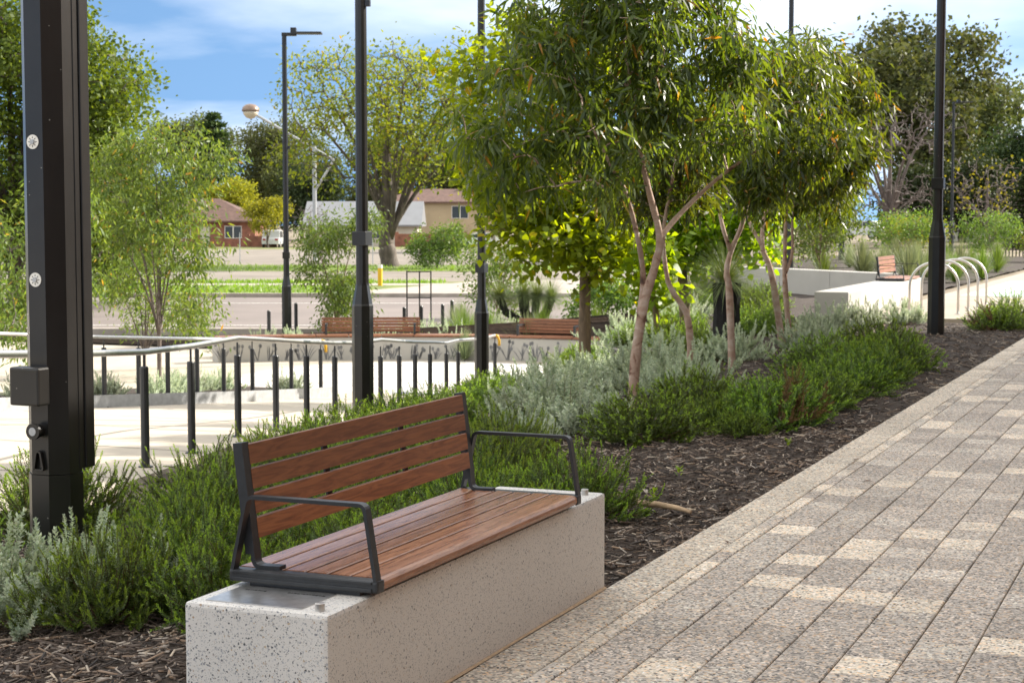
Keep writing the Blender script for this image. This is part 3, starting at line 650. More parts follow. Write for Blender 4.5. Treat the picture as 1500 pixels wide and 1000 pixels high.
# cycle hoops
for i, yy in enumerate((29.3, 30.55, 31.8, 33.05)):
    pts = [(-.4, 0, 0), (-.4, 0, .45)]+[(-.4*math.cos(a), 0, .47+.4*math.sin(a)) for a in np.linspace(0, math.pi, 17)]+[(.4, 0, .45), (.4, 0, 0)]
    t = thing('cycle_hoop', (-4.43, yy, .012), ('nearest', 'second nearest', 'third nearest', 'farthest')[i]+' of the four stainless steel cycle hoops', 'bike rack', 'stainless cycle hoops', rz=R(12))
    MB().tube(pts, .022, 10).build('hoop', 'stainless', t, smooth=True)
    for s in (-1, 1): MB().lathe([(.055, 0), (.055, .008), (.03, .012)], (s*.4, 0, 0), 14).build('base_flange', 'stainless', t)
# ------------------------------------------------------------------ poles
def lamp_pole(name, x, y, z, h, label, head=None, rz=0.0):
    t = thing(name, (x, y, z), label, 'lamp post', 'black park lamp posts', rz=rz); r8 = math.pi/8
    MB().lathe([(.122, -.05), (.122, 1.40), (.115, 1.42), (.076, 1.64), (.074, 1.66)], (0, 0, 0), 8, r8).build('base_sleeve', 'black', t)
    MB().lathe([(.074, 1.6), (.070, 2.1), (.058, h)], (0, 0, 0), 12).build('shaft', 'black', t)
    MB().box(-.085, .085, -.085, .085, 2.08, 2.24, .006).build('collar', 'black', t)
    MB().lathe([(.072, 0), (.072, .10)], (0, 0, 4.9), 12).build('ring', 'black', t)
    MB().box(.055, .12, -.02, .02, 4.75, 4.83, .008).build('bracket', 'black', t)
    if head:
        MB().box(-.06, .30, -.06, .06, h-.06, h+.02, .01).build('arm', 'black', t)
        MB().box(.16, .30, -.09, .09, h-.03, h+.14, .01).build('driver_box', 'black', t)
        MB().box(.30, .92, -.16, .16, h-.015, h+.035, .012).build('lamp_head', 'steel_dark', t)
    return t
lamp_pole('lamp_post', -8.98, 17.25, tzf(-8.98, 17.25)-.02, 9.0, 'thick black lamp post rising behind the near bench beside the ramp')
lamp_pole('lamp_post', -11.55, 26.55, tzf(-11.55, 26.55)-.03, 9.0, 'black lamp post left of the gum tree, by the foot of the ramp')
x_, y_ = road(-5.55, 42.0); lamp_pole('lamp_post', x_, y_, -1.43, 7.55, 'black lamp post with flat lamp head beyond the plaza wall', True, YAW)
lamp_pole('lamp_post', -3.70, 24.7, -.05, 9.0, 'black lamp post in the bed in front of the cycle hoops')
x_, y_ = road(22.1, 86); lamp_pole('lamp_post', x_, y_, -.05, 7.5, 'distant black lamp post with flat head, right of the hoops', True, YAW)
x_, y_ = road(6.8, 42); lamp_pole('lamp_post', x_, y_, tzf(x_, y_)-.05, 9.0, 'black lamp post behind the pair of thin gum trunks')
x_, y_ = road(13.5, 70); lamp_pole('lamp_post', x_, y_, tzf(x_, y_)-.05, 6.2, 'black lamp post standing beyond the low garden wall')
# large square-shouldered pole at left
bp = thing('service_pole', (-5.66, 7.36, tzf(-5.66, 7.36)-.03), 'large black octagonal service pole standing among shrubs at far left', 'pole'); r8 = math.pi/8; ap = .128/math.cos(r8)
MB().lathe([(ap*1.035, -.05), (ap*1.035, .50)], (0, 0, 0), 8, r8).build('base_section', 'black', bp)
MB().lathe([(ap, .503), (ap*.985, 7.0)], (0, 0, 0), 8, r8).build('shaft', 'black', bp)
ch = MB(); ch.box(.085, .142, .075, .15, .52, 7.0, .006); ch.box(.100, .132, .03, .076, .52, 7.0, .004); ch.build('side_channel', 'black', bp)
def disc_y(mb, x, z, y, rad, th, n=20):
    V = [(x+rad*math.cos(2*math.pi*i/n), y, z+rad*math.sin(2*math.pi*i/n)) for i in range(n)]+[(x+rad*math.cos(2*math.pi*i/n), y-th, z+rad*math.sin(2*math.pi*i/n)) for i in range(n)]
    return mb.add(V, [tuple(range(n)), tuple(reversed(range(n, 2*n)))]+[(i, (i+1) % n, n+(i+1) % n, n+i) for i in range(n)])
for zz in (2.23, 1.52):
    d_ = disc_y(MB(), -.008, zz, -.127, .037, .004).build('washer', 'white', bp)
    disc_y(MB(), -.008, zz, -.131, .014, .008, 6).build('bolt', 'galv', d_)
    m = MB()
    for k in range(8):      # black ring of marks on the washer
        a = k*math.pi/4; ux, uz = math.cos(a), math.sin(a)
        m.add([(-.008+ux*.019-uz*.003, -.1315, zz+uz*.019+ux*.003), (-.008+ux*.03, -.1315, zz+uz*.03), (-.008+ux*.019+uz*.003, -.1315, zz+uz*.019-ux*.003)], [(0, 1, 2)])
    m.build('washer_print', 'ink', d_)
MB().box(-.12, .065, -.215, -.120, .87, 1.07, .012).build('junction_box', 'black', bp)
cn = disc_y(disc_y(MB(), 0, .735, -.12, .034, .05), 0, .735, -.17, .042, .018).build('power_socket', 'black', bp)
disc_y(MB(), 0, .735, -.1875, .022, .003).build('socket_face', 'galv', cn)
hk = MB(); flatbar(hk, [(-.028, .53), (-.012, .625), (.012, .625), (.03, .53), (-.028, .53)], .010, -.15, -.13, .012); hk.build('hook', 'black', bp)
# bare street light with bracket arm far behind
sx, sy_ = road(-13.6, 118)
sp = thing('street_light', (sx, sy_, -1.3), 'grey steel street light with slanting arm and bronze bowl beyond the road', 'street light', rz=YAW)
MB().tube([(0, 0, 0), (0, 0, 7.95)], .14, 10).build('pole', 'galv', sp); MB().tube([(1.35, 0, 7.0), (-4.0, 0, 10.1)], .09, 8).build('arm', 'galv', sp)
MB().tube([(1.35, 0, 7.0), (0.1, 0, 5.0)], .08, 8).build('brace', 'galv', sp)
MB().lathe([(.05, -.52), (.30, -.44), (.48, -.22), (.55, -.02)], (-4.35, 0, 10.32), 16).build('lamp_bowl', 'bowl', sp, smooth=True)
MB().lathe([(.60, -.03), (.61, .05), (.54, .26), (.34, .42), (.06, .48)], (-4.35, 0, 10.35), 16).build('lamp_hood', 'copper', sp, smooth=True)
# black steel frame, bollards, marker
fx, fy_ = road(-2.2, 40.6)
fr_ = thing('empty_sign_stand', (fx, fy_, -1.43), 'tall empty black steel sign stand behind the curved plaza wall', 'sign stand', rz=YAW)
for xx in (-.30, 0.0, .27): MB().box(xx-.016, xx+.016, -.016, .016, 0 if xx > .2 else .42, 1.82).build('upright', 'black', fr_)
for zz in (.44, 1.18, 1.80): MB().box(-.282, .252, -.012, .012, zz-.012, zz+.013).build('crossbar', 'black', fr_)
for i, (a, b, hh) in enumerate(((-5.85, 41.0, .85), (-5.4, 42.6, .95), (-2.75, 43.5, .8), (-2.35, 44.2, .8), (-1.75, 43.0, .9), (-1.55, 44.0, .95))):
    x_, y_ = road(a, b)
    tag(MB().lathe([(.045, 0), (.045, hh-.02), (.035, hh)], (0, 0, 0), 10).build('bollard', 'post_black', None, (x_, y_, -1.42)), ('dark bollard furthest left beside the road', 'dark bollard just left of the flat headed lamp post', 'dark bollard behind the timber bench back', 'dark bollard between bench back and black sign stand', 'dark bollard right of the black sign stand', 'rightmost dark bollard before the road')[i], 'bollard', 'roadside bollards')
x_, y_ = road(-5.6, 72.5); mk = thing('marker_post', (x_, y_, -1.2), 'small yellow marker post on the grass verge', 'post'); MB().box(-.09, .09, -.05, .05, 0, .75, .01).build('post', 'yellow', mk); MB().box(-.09, .09, -.05, .05, .752, .9, .01).build('band', 'white', mk)
# ------------------------------------------------------------------ street beyond
def rsheet(name, pts, z, mat, kind='structure', label=None):
    V = [(*road(a, b), z) for a, b in pts]; return tag(MB().add(V, [tuple(range(len(V)))]).build(name, mat), label, kind=kind)
rsheet('road', [(-140, 45), (8, 45), (8, 64), (-140, 64)], -1.30, 'asphalt', label='wide pinkish grey asphalt road')
rsheet('road_marking', [(-40, 46.9), (-3, 46.9), (-3, 47.06), (-40, 47.06)], -1.295, 'paint_white')
rsheet('road_marking', [(-12, 59.4), (-1.5, 59.4), (-1.5, 59.6), (-12, 59.6)], -1.295, 'paint_white')
def rbox(name, a0, a1, b0, b1, z0, z1, mat):
    V = [(*road(a, b), z) for z in (z0, z1) for a, b in ((a0, b0), (a1, b0), (a1, b1), (a0, b1))]
    return tag(MB().add(V, [(0,3,2,1),(4,5,6,7),(0,1,5,4),(1,2,6,5),(2,3,7,6),(3,0,4,7)]).build(name, mat), kind='structure')
rbox('kerb', -140, 10, 64, 64.35, -1.36, -1.15, 'kerb')
rbox('near_kerb', -140, -2.5, 44.6, 45, -1.42, -1.24, 'kerb')
rsheet('grass_verge', [(-140, 64.35), (12, 64.35), (12, 73), (-140, 73)], -1.19, 'grassy')
rsheet('footpath', [(-140, 73), (14, 73), (14, 75), (-140, 75)], -1.185, 'kerb')
rsheet('driveway', [(-7.0, 64.4), (3.0, 64.4), (9, 79), (-1.0, 79)], -1.178, 'kerb')
rsheet('grass_verge', [(-140, 75), (14, 75), (14, 77.5), (-140, 77.5)], -1.19, 'drygrass')
rsheet('gravel_lot', [(-170, 77.5), (18, 77.5), (18, 93), (-170, 93)], -1.195, 'gravel')
rsheet('grass_verge', [(-170, 93), (24, 93), (24, 106), (-170, 106)], -1.19, 'grassy')
rsheet('gravel_lot', [(-220, 106), (30, 106), (30, 162), (-220, 162)], -1.195, 'gravel')
rsheet('grass_verge', [(-240, 162), (40, 162), (40, 176), (-240, 176)], -1.19, 'drygrass')
def blades(n, seed, areas, h, wd):
    r = np.random.default_rng(seed); P = []
    for (a0, a1, b0, b1, z) in areas:
        a = a0+(a1-a0)*r.random(n); b = b0+(b1-b0)*r.random(n); x, y = a*CY-b*SY, a*SY+b*CY
        c = np.stack([x, y, np.full(n, z)], 1); an = r.random(n)*2*np.pi; s = np.stack([np.cos(an), np.sin(an), np.zeros(n)], 1)*wd*(0.6+.8*r.random(n))[:, None]
        hh = h*(.4+r.random(n)**2*1.0); tip = c+np.stack([(r.random(n)-.5)*h, (r.random(n)-.5)*h, hh], 1)
        P.append(np.stack([c-s, c+s, tip], 1))
    return arr_mesh('grass', np.concatenate(P), [(0, 1, 2)])
tag(link(blades(9000, 2, [(-45, -7.2, 64.5, 72.8, -1.2), (-45, -3, 75, 77.6, -1.2), (-60, 12, 93, 105, -1.2)], .16, .03), 'grass', 'grass_blade'), 'bright green roadside grass across the road', 'grass', kind='stuff')
# houses
def hip_house(name, a, b, w_, d_, h, rh, wall, roof, label, wins=(), door=None, ov=.5, cat='house', z=-1.25, gable=False, chim=None):
    x_, y_ = road(a, b); t = thing(name, (x_, y_, z), label, cat, rz=YAW)
    MB().box(0, w_, 0, d_, -.4, h).build('wall', wall, t)
    m = MB(); e = [(-ov, -ov, h), (w_+ov, -ov, h), (w_+ov, d_+ov, h), (-ov, d_+ov, h)]; f = min(d_/2, w_/2-.1) if not gable else -ov
    e2 = [(p[0], p[1], h-.18) for p in e]; rd = [(f, d_/2, h+rh), (w_-f, d_/2, h+rh)]
    m.add(e+rd+e2, [(0, 1, 5, 4), (1, 2, 5), (2, 3, 4, 5), (3, 0, 4), (0, 1, 7, 6), (1, 2, 8, 7), (2, 3, 9, 8), (3, 0, 6, 9), (9, 8, 7, 6)]); ro = m.build('roof', roof, t)
    for (x0, x1, z0, z1) in wins:
        q = MB().box(x0, x1, -.06, -.002, z0, z1).build('window', 'white', t)
        nm = 2
        for k in range(nm): MB().box(x0+.06+(x1-x0)*k/nm, x0-.06+(x1-x0)*(k+1)/nm, -.075, -.062, z0+.06, z1-.06).build('pane', 'glass', q)
    if door: x0, x1 = door; q = MB().box(x0, x1, -.05, -.002, 0, 2.1).build('door', 'cream', t)
    if chim: MB().box(chim, chim+.8, d_/2-.4, d_/2+.4, h+rh*.5, h+rh+.9).build('chimney', 'brick', ro)
    return t
hip_house('brick_house', -41, 181, 13.8, 9, 2.75, 2.4, 'brick', 'tile_brown', 'red brick house with brown tiled hip roof across the gravel lot', [(10.6, 12.4, .9, 2.2), (5, 7, .9, 2.2)], (8, 9))
hip_house('pale_roof_house', -22.3, 186, 12, 9, 2.3, 2.6, 'cream', 'roof_white', 'cream house with pale metal roof behind the street light', [(2, 3.6, .8, 2.0), (7, 9, .8, 2.0)], (5, 6), gable=True)
hip_house('tan_house', -16.2, 204, 15, 10, 5.0, 1.6, 'render_tan', 'tile_brown', 'two storey tan rendered house behind the big roadside tree', [(2, 4, 3, 4.5), (9, 11, 3, 4.5), (2, 4, .8, 2.2)], None, chim=11)
hip_house('tiled_house', 34.5, 128, 9, 8, 2.4, 2.4, 'cream', 'tile_orange', 'house with orange tiled roof at the far right', [(2, 3.5, .9, 2.1)], None, z=-.05)
def rail_wall(name, a0, a1, b, h, mat, label, n):
    x_, y_ = road(a0, b); t = thing(name, (x_, y_, -1.25), label, 'fence', rz=YAW); L_ = (a1-a0)/n
    for i in range(n):
        MB().box(i*L_+.2, (i+1)*L_-.2, -.06, .06, -.2, h).build('panel', mat, t); MB().box(i*L_-.2, i*L_+.198, -.12, .12, -.2, h+.2).build('pier', mat, t)
    return t
rail_wall('brick_fence', -12, -2.5, 178, 1.4, 'brick', 'low red brick front fence behind the parked white car', 4)
rail_wall('brick_fence', -27.2, -24, 176, 1.2, 'brick', 'short brick fence beside the white van', 1)
x_, y_ = road(22.8, 79); df = thing('dark_fence', (x_, y_, -.1), 'dark metal picket fence at the right edge', 'fence', rz=YAW)
for i in range(22): MB().box(i*.16, i*.16+.05, -.02, .02, 0, 1.9).build('picket', 'black', df)
for zz in (.3, 1.7): MB().box(-.05, 3.5, .022, .05, zz, zz+.06).build('rail', 'black', df)
for i in range(9):
    x_, y_ = road(-34+i*4.2, 108); tag(MB().tube([(0, 0, 0), (0, 0, 2.0)], .035, 6).build('fence_post', 'galv', None, (x_, y_, -1.2)), 'thin grey steel fence post along the edge of the gravel lot', 'fence post', 'steel fence posts at the gravel lot')
for (a, b, h) in ((-1.75, 168, 11), (1.6, 190, 12), ):
    x_, y_ = road(a, b); u = thing('power_pole', (x_, y_, -1.25), 'weathered timber power pole '+('right of the lamp post' if a < 0 else 'half hidden by the gum crown'), 'power pole', rz=YAW)
    MB().tube([(0, 0, -.3), (0, 0, h)], [.17, .12], 10).build('pole', 'woodpole', u); MB().box(-1.1, 1.1, -.06, .06, h-.7, h-.58).build('crossarm', 'woodpole', u)
def car(name, a, b, z, rz, label, tall=1.5):
    x_, y_ = road(a, b); t = thing(name, (x_, y_, z), label, 'car', rz=YAW+rz)
    prof = [(-2.15, .35), (-2.2, .75), (-2.05, .95), (-1.85, 1.0), (-1.45, tall-.05), (-1.1, tall), (.35, tall), (.6, tall-.06), (1.25, 1.02), (2.0, .88), (2.18, .7), (2.2, .35)]
    def slab(p, y0, y1, inset=0.0):
        k = len(p); V = [(x, y0, z_) for x, z_ in p]+[(x, y1, z_) for x, z_ in p]
        return MB().add(V, [tuple(range(k)), tuple(reversed(range(k, 2*k)))]+[(j, (j+1) % k, k+(j+1) % k, k+j) for j in range(k)])
    body = slab(prof, -.86, .86).build('body', 'carpaint', t)
    for s in (-1, 1):
        y0, y1 = (s*.864, s*.872)
        for p in ([(-1.55, 1.02), (-1.28, tall-.12), (-.5, tall-.10), (-.5, 1.02)], [(-.44, 1.02), (-.44, tall-.10), (.3, tall-.10), (1.0, 1.02)]):
            slab(p, min(y0, y1), max(y0, y1)).build('side_window', 'glass', t)
        for xw in (-1.3, 1.3):
            m = MB(); yy = s*.80; V = [(xw+.33*math.cos(i*math.pi/8), yy-.1, .33+.33*math.sin(i*math.pi/8)) for i in range(16)]+[(xw+.33*math.cos(i*math.pi/8), yy+.1, .33+.33*math.sin(i*math.pi/8)) for i in range(16)]
            m.add(V, [tuple(range(16)), tuple(reversed(range(16, 32)))]+[(j, (j+1) % 16, 16+(j+1) % 16, 16+j) for j in range(16)]); wh = m.build('wheel', 'rubber', t)
            V = [(xw+.2*math.cos(i*math.pi/6), s*.906, .33+.2*math.sin(i*math.pi/6)) for i in range(12)]; MB().add(V, [tuple(range(12))]).build('rim', 'galv', wh)
        MB().box(-2.215, -2.17, s*.62-.14, s*.62+.14, .72, .9).build('tail_light', 'redlamp', t); MB().box(2.12, 2.195, s*.6-.16, s*.6+.16, .66, .8).build('headlight', 'white', t)
    MB().add([(.68, -.72, tall-.11), (.68, .72, tall-.11), (1.24, .78, 1.05), (1.24, -.78, 1.05)], [(0, 1, 2, 3)]).build('windscreen', 'glass', t).location = (.02, 0, .02)
    return t
car('parked_car', -3.3, 172, -1.19, math.pi, 'white hatchback parked in front of the brick fence')
car('parked_car', -24.3, 174, -1.19, math.pi/2, 'white van parked beside the brick house', 1.75)
car('parked_car', 28.8, 141, .02, math.pi*.8, 'pale car far right beyond the garden')
# ------------------------------------------------------------------ building added on the right, outside the picture, to shade the path
sb = thing('added_shade_building', (2.6, -24, 0), 'unseen brown building added on the right to shade the path', 'building')
MB().box(0, 12, 0, 56, -.05, 6.9).build('wall', 'brick_warm', sb); MB().box(-.5, 12.5, -.5, 56.4, 6.902, 7.1).build('roof', 'galv', sb)
for i in range(9):
    f_ = MB().box(-.06, -.003, 2+i*5.6, 5.4+i*5.6, .6, 3.4).build('window', 'steel_dark', sb); MB().box(-.075, -.062, 2.1+i*5.6, 5.3+i*5.6, .7, 3.3).build('pane', 'glass', f_)
# ------------------------------------------------------------------ plants
def unit(v): return v/np.maximum(np.linalg.norm(v, axis=-1, keepdims=True), 1e-9)
def leaves4(P, A, Nn, Ln, W, name, fold=0.15, mid=0.45):
    A = unit(A); S = unit(np.cross(A, Nn)); U = np.cross(S, A); Ln = np.asarray(Ln)[:, None]; W = np.asarray(W)[:, None]
    c = P+A*Ln*mid+U*W*fold
    return arr_mesh(name, np.stack([P, c+S*W/2, P+A*Ln, c-S*W/2], 1), [(0, 1, 2, 3)])
def leaves6(P, A, Nn, Ln, W, name, droop=0.1):
    A = unit(A); S = unit(np.cross(A, Nn)); U = np.cross(S, A); Ln = np.asarray(Ln)[:, None]; W = np.asarray(W)[:, None]
    d = np.array([0, 0, -1.0])[None]
    a = P+A*Ln*.28+U*Ln*.03; b = P+A*Ln*.62+d*Ln*droop*.35; tip = P+A*Ln+d*Ln*droop
    return arr_mesh(name, np.stack([P, a+S*W/2, b+S*W*.38, tip, b-S*W*.38, a-S*W/2], 1), [(0, 1, 5), (1, 2, 4, 5), (2, 3, 4)])
def tubes_mesh(name, chains, n=4):
    """chains: list of (pts(k,3), radii(k)) ; quick tube mesh"""
    m = MB()
    for p, r_ in chains: m.tube(p, list(r_), n, cap=False)
    me = bpy.data.meshes.new(name); me.from_pydata(m.v, [], m.f); me.update(); me.shade_smooth(); return me
def bez(p0, p1, p2, t):
    t = t[..., None]; return p0*(1-t)**2+2*p1*t*(1-t)+p2*t*t
def shrub_data(seed, h, rad, nmain, nsp, spl, spacing, lsize, lw, newfrac=0.2, spread=0.95, dryfrac=0.0, jitter=0.12, upw=0.65):
    """main stems to a dome, short upright sprigs along their outer part, needles in whorls on the sprigs"""
    r = np.random.default_rng(seed)
    ph = np.arange(nmain)*2.39996+r.random(nmain)*.6; th = np.arccos(1-((np.arange(nmain)+.5)/nmain)*0.97)
    k = .84*(1+jitter*r.standard_normal(nmain)); lob = 1+0.16*np.sin(ph*3+seed)+0.1*np.sin(ph*5+seed*2)
    end = np.stack([rad*np.sin(th)*np.cos(ph)*k*lob, rad*np.sin(th)*np.sin(ph)*k*lob, np.maximum(h*.8*(np.cos(th)**0.8)*k*(1+.1*np.sin(ph*2+seed)), .05)], 1)
    base = np.stack([np.cos(ph)*.07*r.random(nmain), np.sin(ph)*.07*r.random(nmain), np.zeros(nmain)], 1)
    ctl = base*.3+end*np.array([.66, .66, .35])+r.standard_normal((nmain, 3))*.03; ctl[:, 2] = np.maximum(ctl[:, 2], .03)
    Ps, As, Ns, kinds = [], [], [], []; chains = []
    for i in range(nmain):
        dry = dryfrac and np.cos(ph[i]+1.2) > 0.35 and r.random() < dryfrac*2.2
        tt = np.linspace(0, 1, 5); chains.append((bez(base[i], ctl[i], end[i], tt), np.linspace(.005, .002, 5)))
        for q in range(nsp+1):
            t0 = 1.0 if q == nsp else r.uniform(.30, .97)
            t0a = np.array([t0]); p0 = bez(base[i], ctl[i], end[i], t0a)[0]
            tg = unit((2*(1-t0)*(ctl[i]-base[i])+2*t0*(end[i]-ctl[i])))
            d0 = unit(.75*tg+r.standard_normal(3)*.45); d1 = unit(.45*tg*np.array([1, 1, .4])+r.standard_normal(3)*.22+np.array([0, 0, upw]))
            ln = spl*r.uniform(.55, 1.35)*(.6+.55*t0)
            pc = p0+d0*ln*.4; pe = pc+d1*ln*.65
            cnt = max(5, int(ln/spacing)); t = np.arange(cnt)/cnt+.5/cnt
            p = bez(p0, pc, pe, t); tgs = unit(2*(1-t)[:, None]*(pc-p0)+2*t[:, None]*(pe-pc))
            ref = unit(np.cross(tgs, r.standard_normal(3))); ref2 = np.cross(tgs, ref)
            nf = newfrac*r.uniform(.3, 1.7) if t0 > .55 else 0
            for w_ in range(3):
                an = np.arange(cnt)*1.05+w_*2.094+r.random(cnt)*.4
                o = ref*np.cos(an)[:, None]+ref2*np.sin(an)[:, None]; tip = t[:, None]**3
                Ps.append(p); As.append(tgs*(.50+.75*tip)+o*spread*(1-.45*tip)); Ns.append(tgs+o*.0)
                kinds.append(np.full(cnt, 2) if dry else np.where(t > 1-nf, 1, 0))
            if q % 2 == 0: chains.append((bez(p0, pc, pe, np.linspace(0, 1, 3)), np.array([.0022, .0018, .001])))
    P = np.concatenate(Ps); A = np.concatenate(As); Nn = np.concatenate(Ns); K = np.concatenate(kinds); n = len(P)
    Ls = lsize*(.75+.5*r.random(n)); W = lw*(.8+.4*r.random(n))
    return P, A+r.standard_normal((n, 3))*.14, Nn, Ls, W, K, chains
def make_shrub(name, seed, label, cat, mats=('leaf_shrub', 'leaf_new', 'leaf_dry'), every=1, **kw):
    P, A, Nn, Ls, W, K, chains = shrub_data(seed, **kw)
    t = thing(name, (0, 0, -50), label, cat)
    for k, (pn, mt) in enumerate((('foliage', mats[0]), ('new_growth', mats[1]), ('dry_foliage', mats[2]))):
        s = K == k
        if s.sum() > 3: link(leaves4(P[s], A[s], Nn[s], Ls[s], W[s], pn), pn, mt, t)
    tag(link(tubes_mesh('stems', chains[::every], 3), 'stems', 'twig', t), kind='stuff'); return t
used = set()
def place(proto, x, y, s, rz, label, group, sz=None, dz=0.0, z=None):
    o = proto if id(proto) not in used else copy_tree(proto); used.add(id(proto))
    o.location = (x, y, (tzf(x, y) if z is None else z)-.03+dz); o.scale = (s, s, sz or s); o.rotation_euler = (0, 0, rz); o['label'] = label; o['group'] = group; return o
near_p = [make_shrub('green_shrub', 20+i, 'x x x x', 'shrub', h=.62, rad=.55, nmain=84, nsp=10, spl=.145, spacing=.0088, lsize=.0185, lw=.0082, upw=.45, jitter=.08) for i in range(3)]
mid_p = [make_shrub('green_shrub', 40+i, 'x x x x', 'shrub', every=2, h=.56, rad=.56, nmain=84, nsp=10, spl=.12, spacing=.0112, lsize=.022, lw=.0105, newfrac=.17, upw=.25, jitter=.05, dryfrac=(.0, .0, .2)[i]) for i in range(3)]
sil_p = [make_shrub('silver_shrub', 60+i, 'x x x x', 'shrub', every=2, mats=('leaf_silver', 'leaf_silver', 'leaf_dry'), h=.60, rad=.56, nmain=44, nsp=7, spl=.17, spacing=.0145, lsize=.036, lw=.020, newfrac=.1, spread=1.05, jitter=.25, upw=.8) for i in range(2)]
rs = random.Random(21)
GN = 'green needle shrubs in the mulch bed'
mass = 'dense green needle leaved shrub in the mass between bench and ramp'
for i, (x_, y_, s, lb) in enumerate([
    (-4.42, 6.12, .80, 'low green shrub at the front of the bed, right below the black service pole'),
    (-3.98, 6.30, .78, 'green shrub filling the bed just left of the bench armrest'),
    (-3.50, 7.05, .80, 'green shrub directly behind the bench seat'),
    (-3.45, 7.95, .85, 'green shrub at the far end of the bench behind its armrest'),
    (-3.28, 8.85, .78, 'green shrub spreading past the far end of the terrazzo block'),
    (-4.05, 7.25, 0.76, mass), (-4.75, 7.15, 0.80, mass), (-4.3, 8.15, 0.82, mass), (-5.2, 8.2, 0.84, mass), (-4.1, 9.1, 0.80, mass), (-5.0, 9.2, 0.84, mass), (-5.9, 9.3, 0.86, mass),
    (-6.35, 8.3, .95, 'sunlit yellow green shrub at the left edge behind the service pole'), (-5.75, 6.55, .75, 'green shrub close in front of the service pole base at left'),
    (-4.3, 10.1, 0.84, mass), (-5.3, 10.3, 0.86, mass), (-6.2, 10.5, 0.84, mass), (-4.7, 11.1, 0.84, mass), (-5.8, 11.5, 0.86, mass), (-6.7, 11.8, 0.84, mass)]):
    place(near_p[i % 3], x_, y_, s*(.94+.12*rs.random()), rs.uniform(0, 6.28), lb, GN, s*rs.uniform(.92, 1.04))
for i, (x_, y_, s, k, lb) in enumerate([
    (-3.98, 12.25, .80, 0, 'rounded dark green shrub in front of the nearest gum trunk'),
    (-3.30, 12.55, .36, 1, 'very small green shrub alone in the mulch'),
    (-4.0, 13.75, .80, 1, 'green shrub behind the very small one'),
    (-3.62, 13.0, .50, 0, 'medium green shrub between the small shrub and the browning one'),
    (-3.22, 13.2, .80, 2, 'green shrub with brown dry twigs beside the path'),
    (-3.2, 14.45, .74, 0, 'path edge shrub right behind the browning one'),
    (-3.2, 15.6, .80, 1, 'path edge shrub in the middle of the row'),
    (-3.22, 16.9, .80, 0, 'path edge shrub second last before the lamp post'),
    (-3.25, 18.5, .85, 1, 'path edge shrub nearest the lamp post'),
    (-3.85, 18.0, .85, 0, 'green shrub in the second row from the path'), (-3.7, 20.2, .9, 1, 'green shrub in the second row from the path'),
    (-3.05, 26.0, .75, 2, 'brownish green shrub right of the lamp post'), (-2.85, 26.8, .95, 0, 'green shrub by the path just right of the lamp post'),
    (-6.2, 12.7, 0.80, 0, 'yellow green shrub behind the handrail side of the bed'), (-7.2, 13.4, 0.80, 1, 'yellow green shrub behind the handrail side of the bed'), (-6.6, 14.3, 0.80, 0, 'yellow green shrub behind the handrail side of the bed'), (-7.7, 15.6, 0.80, 1, 'yellow green shrub behind the handrail side of the bed'), (-7.0, 16.6, 0.80, 0, 'yellow green shrub behind the handrail side of the bed'), (-8.6, 18.4, 0.84, 1, 'yellow green shrub behind the handrail side of the bed'),
    (-7.9, 18.9, 0.84, 0, 'yellow green shrub behind the handrail side of the bed'), (-9.3, 21.5, 0.84, 0, 'yellow green shrub behind the handrail side of the bed'), (-10.2, 23.7, 0.88, 1, 'yellow green shrub behind the handrail side of the bed'),
    (-5.9, 19.8, 0.84, 0, 'sunlit green shrub among the gum trunks'), (-6.4, 21.8, 0.84, 1, 'sunlit green shrub among the gum trunks'), (-6.0, 23.6, 0.84, 0, 'sunlit green shrub among the gum trunks'), (-7.2, 23.4, 0.84, 1, 'sunlit green shrub among the gum trunks'), (-8.2, 22.0, 0.84, 1, 'sunlit green shrub among the gum trunks'), (-6.6, 25.8, 0.92, 0, 'sunlit green shrub among the gum trunks'), (-9.6, 26.5, 0.84, 0, 'sunlit green shrub among the gum trunks'), (-8.6, 28.5, 0.84, 1, 'sunlit green shrub among the gum trunks'), (-10.8, 29.6, 0.84, 0, 'sunlit green shrub among the gum trunks'), (-7.8, 31.0, 0.92, 0, 'sunlit green shrub among the gum trunks')]):
    place(mid_p[k], x_, y_, s*1.14, rs.uniform(0, 6.28), lb, GN, s*rs.uniform(1.05, 1.2))
SN = 'silver leaved shrubs'
sil = 'pale silver leaved shrub in the drift around the gum trunks'
for i, (x_, y_, s, lb) in enumerate([(-5.0, 6.05, .75, 'silver leaved shrub at the left picture edge below the service pole'), (-4.95, 6.75, .62, 'small silver sprig beside the service pole base'),
    (-4.75, 12.7, 1.0, 'silver shrub just left of the rounded dark green one'), (-5.3, 13.4, 0.86, sil), (-5.6, 14.6, 0.90, sil), (-4.5, 15.2, 0.82, sil), (-5.2, 16.0, 0.90, sil), (-6.0, 15.9, 0.90, sil), (-5.5, 17.5, 0.90, sil), (-6.4, 18.2, 0.90, sil), (-5.2, 19.3, 0.82, sil), (-4.6, 20.9, 0.78, sil), (-5.0, 23.4, 0.78, sil),
    (-5.1, 26.3, .75, 'grey green sprig plant growing against the white block'), (-4.5, 27.0, .72, 'grey green sprig plant in front of the cycle hoops')]):
    place(sil_p[i % 2], x_, y_, s, rs.uniform(0, 6.28), lb, SN, s*rs.uniform(.85, 1.05))
for i in range(16):
    y_ = 10.5+i*.98+rs.uniform(-.2, .2); x_ = -14.35-rs.uniform(0, .9)
    place(sil_p[i % 2], x_, y_, .62, rs.uniform(0, 6.28), 'low silver shrub in the steel edged strip across the ramp', SN, .6, z=float(rampz(y_))+.1)
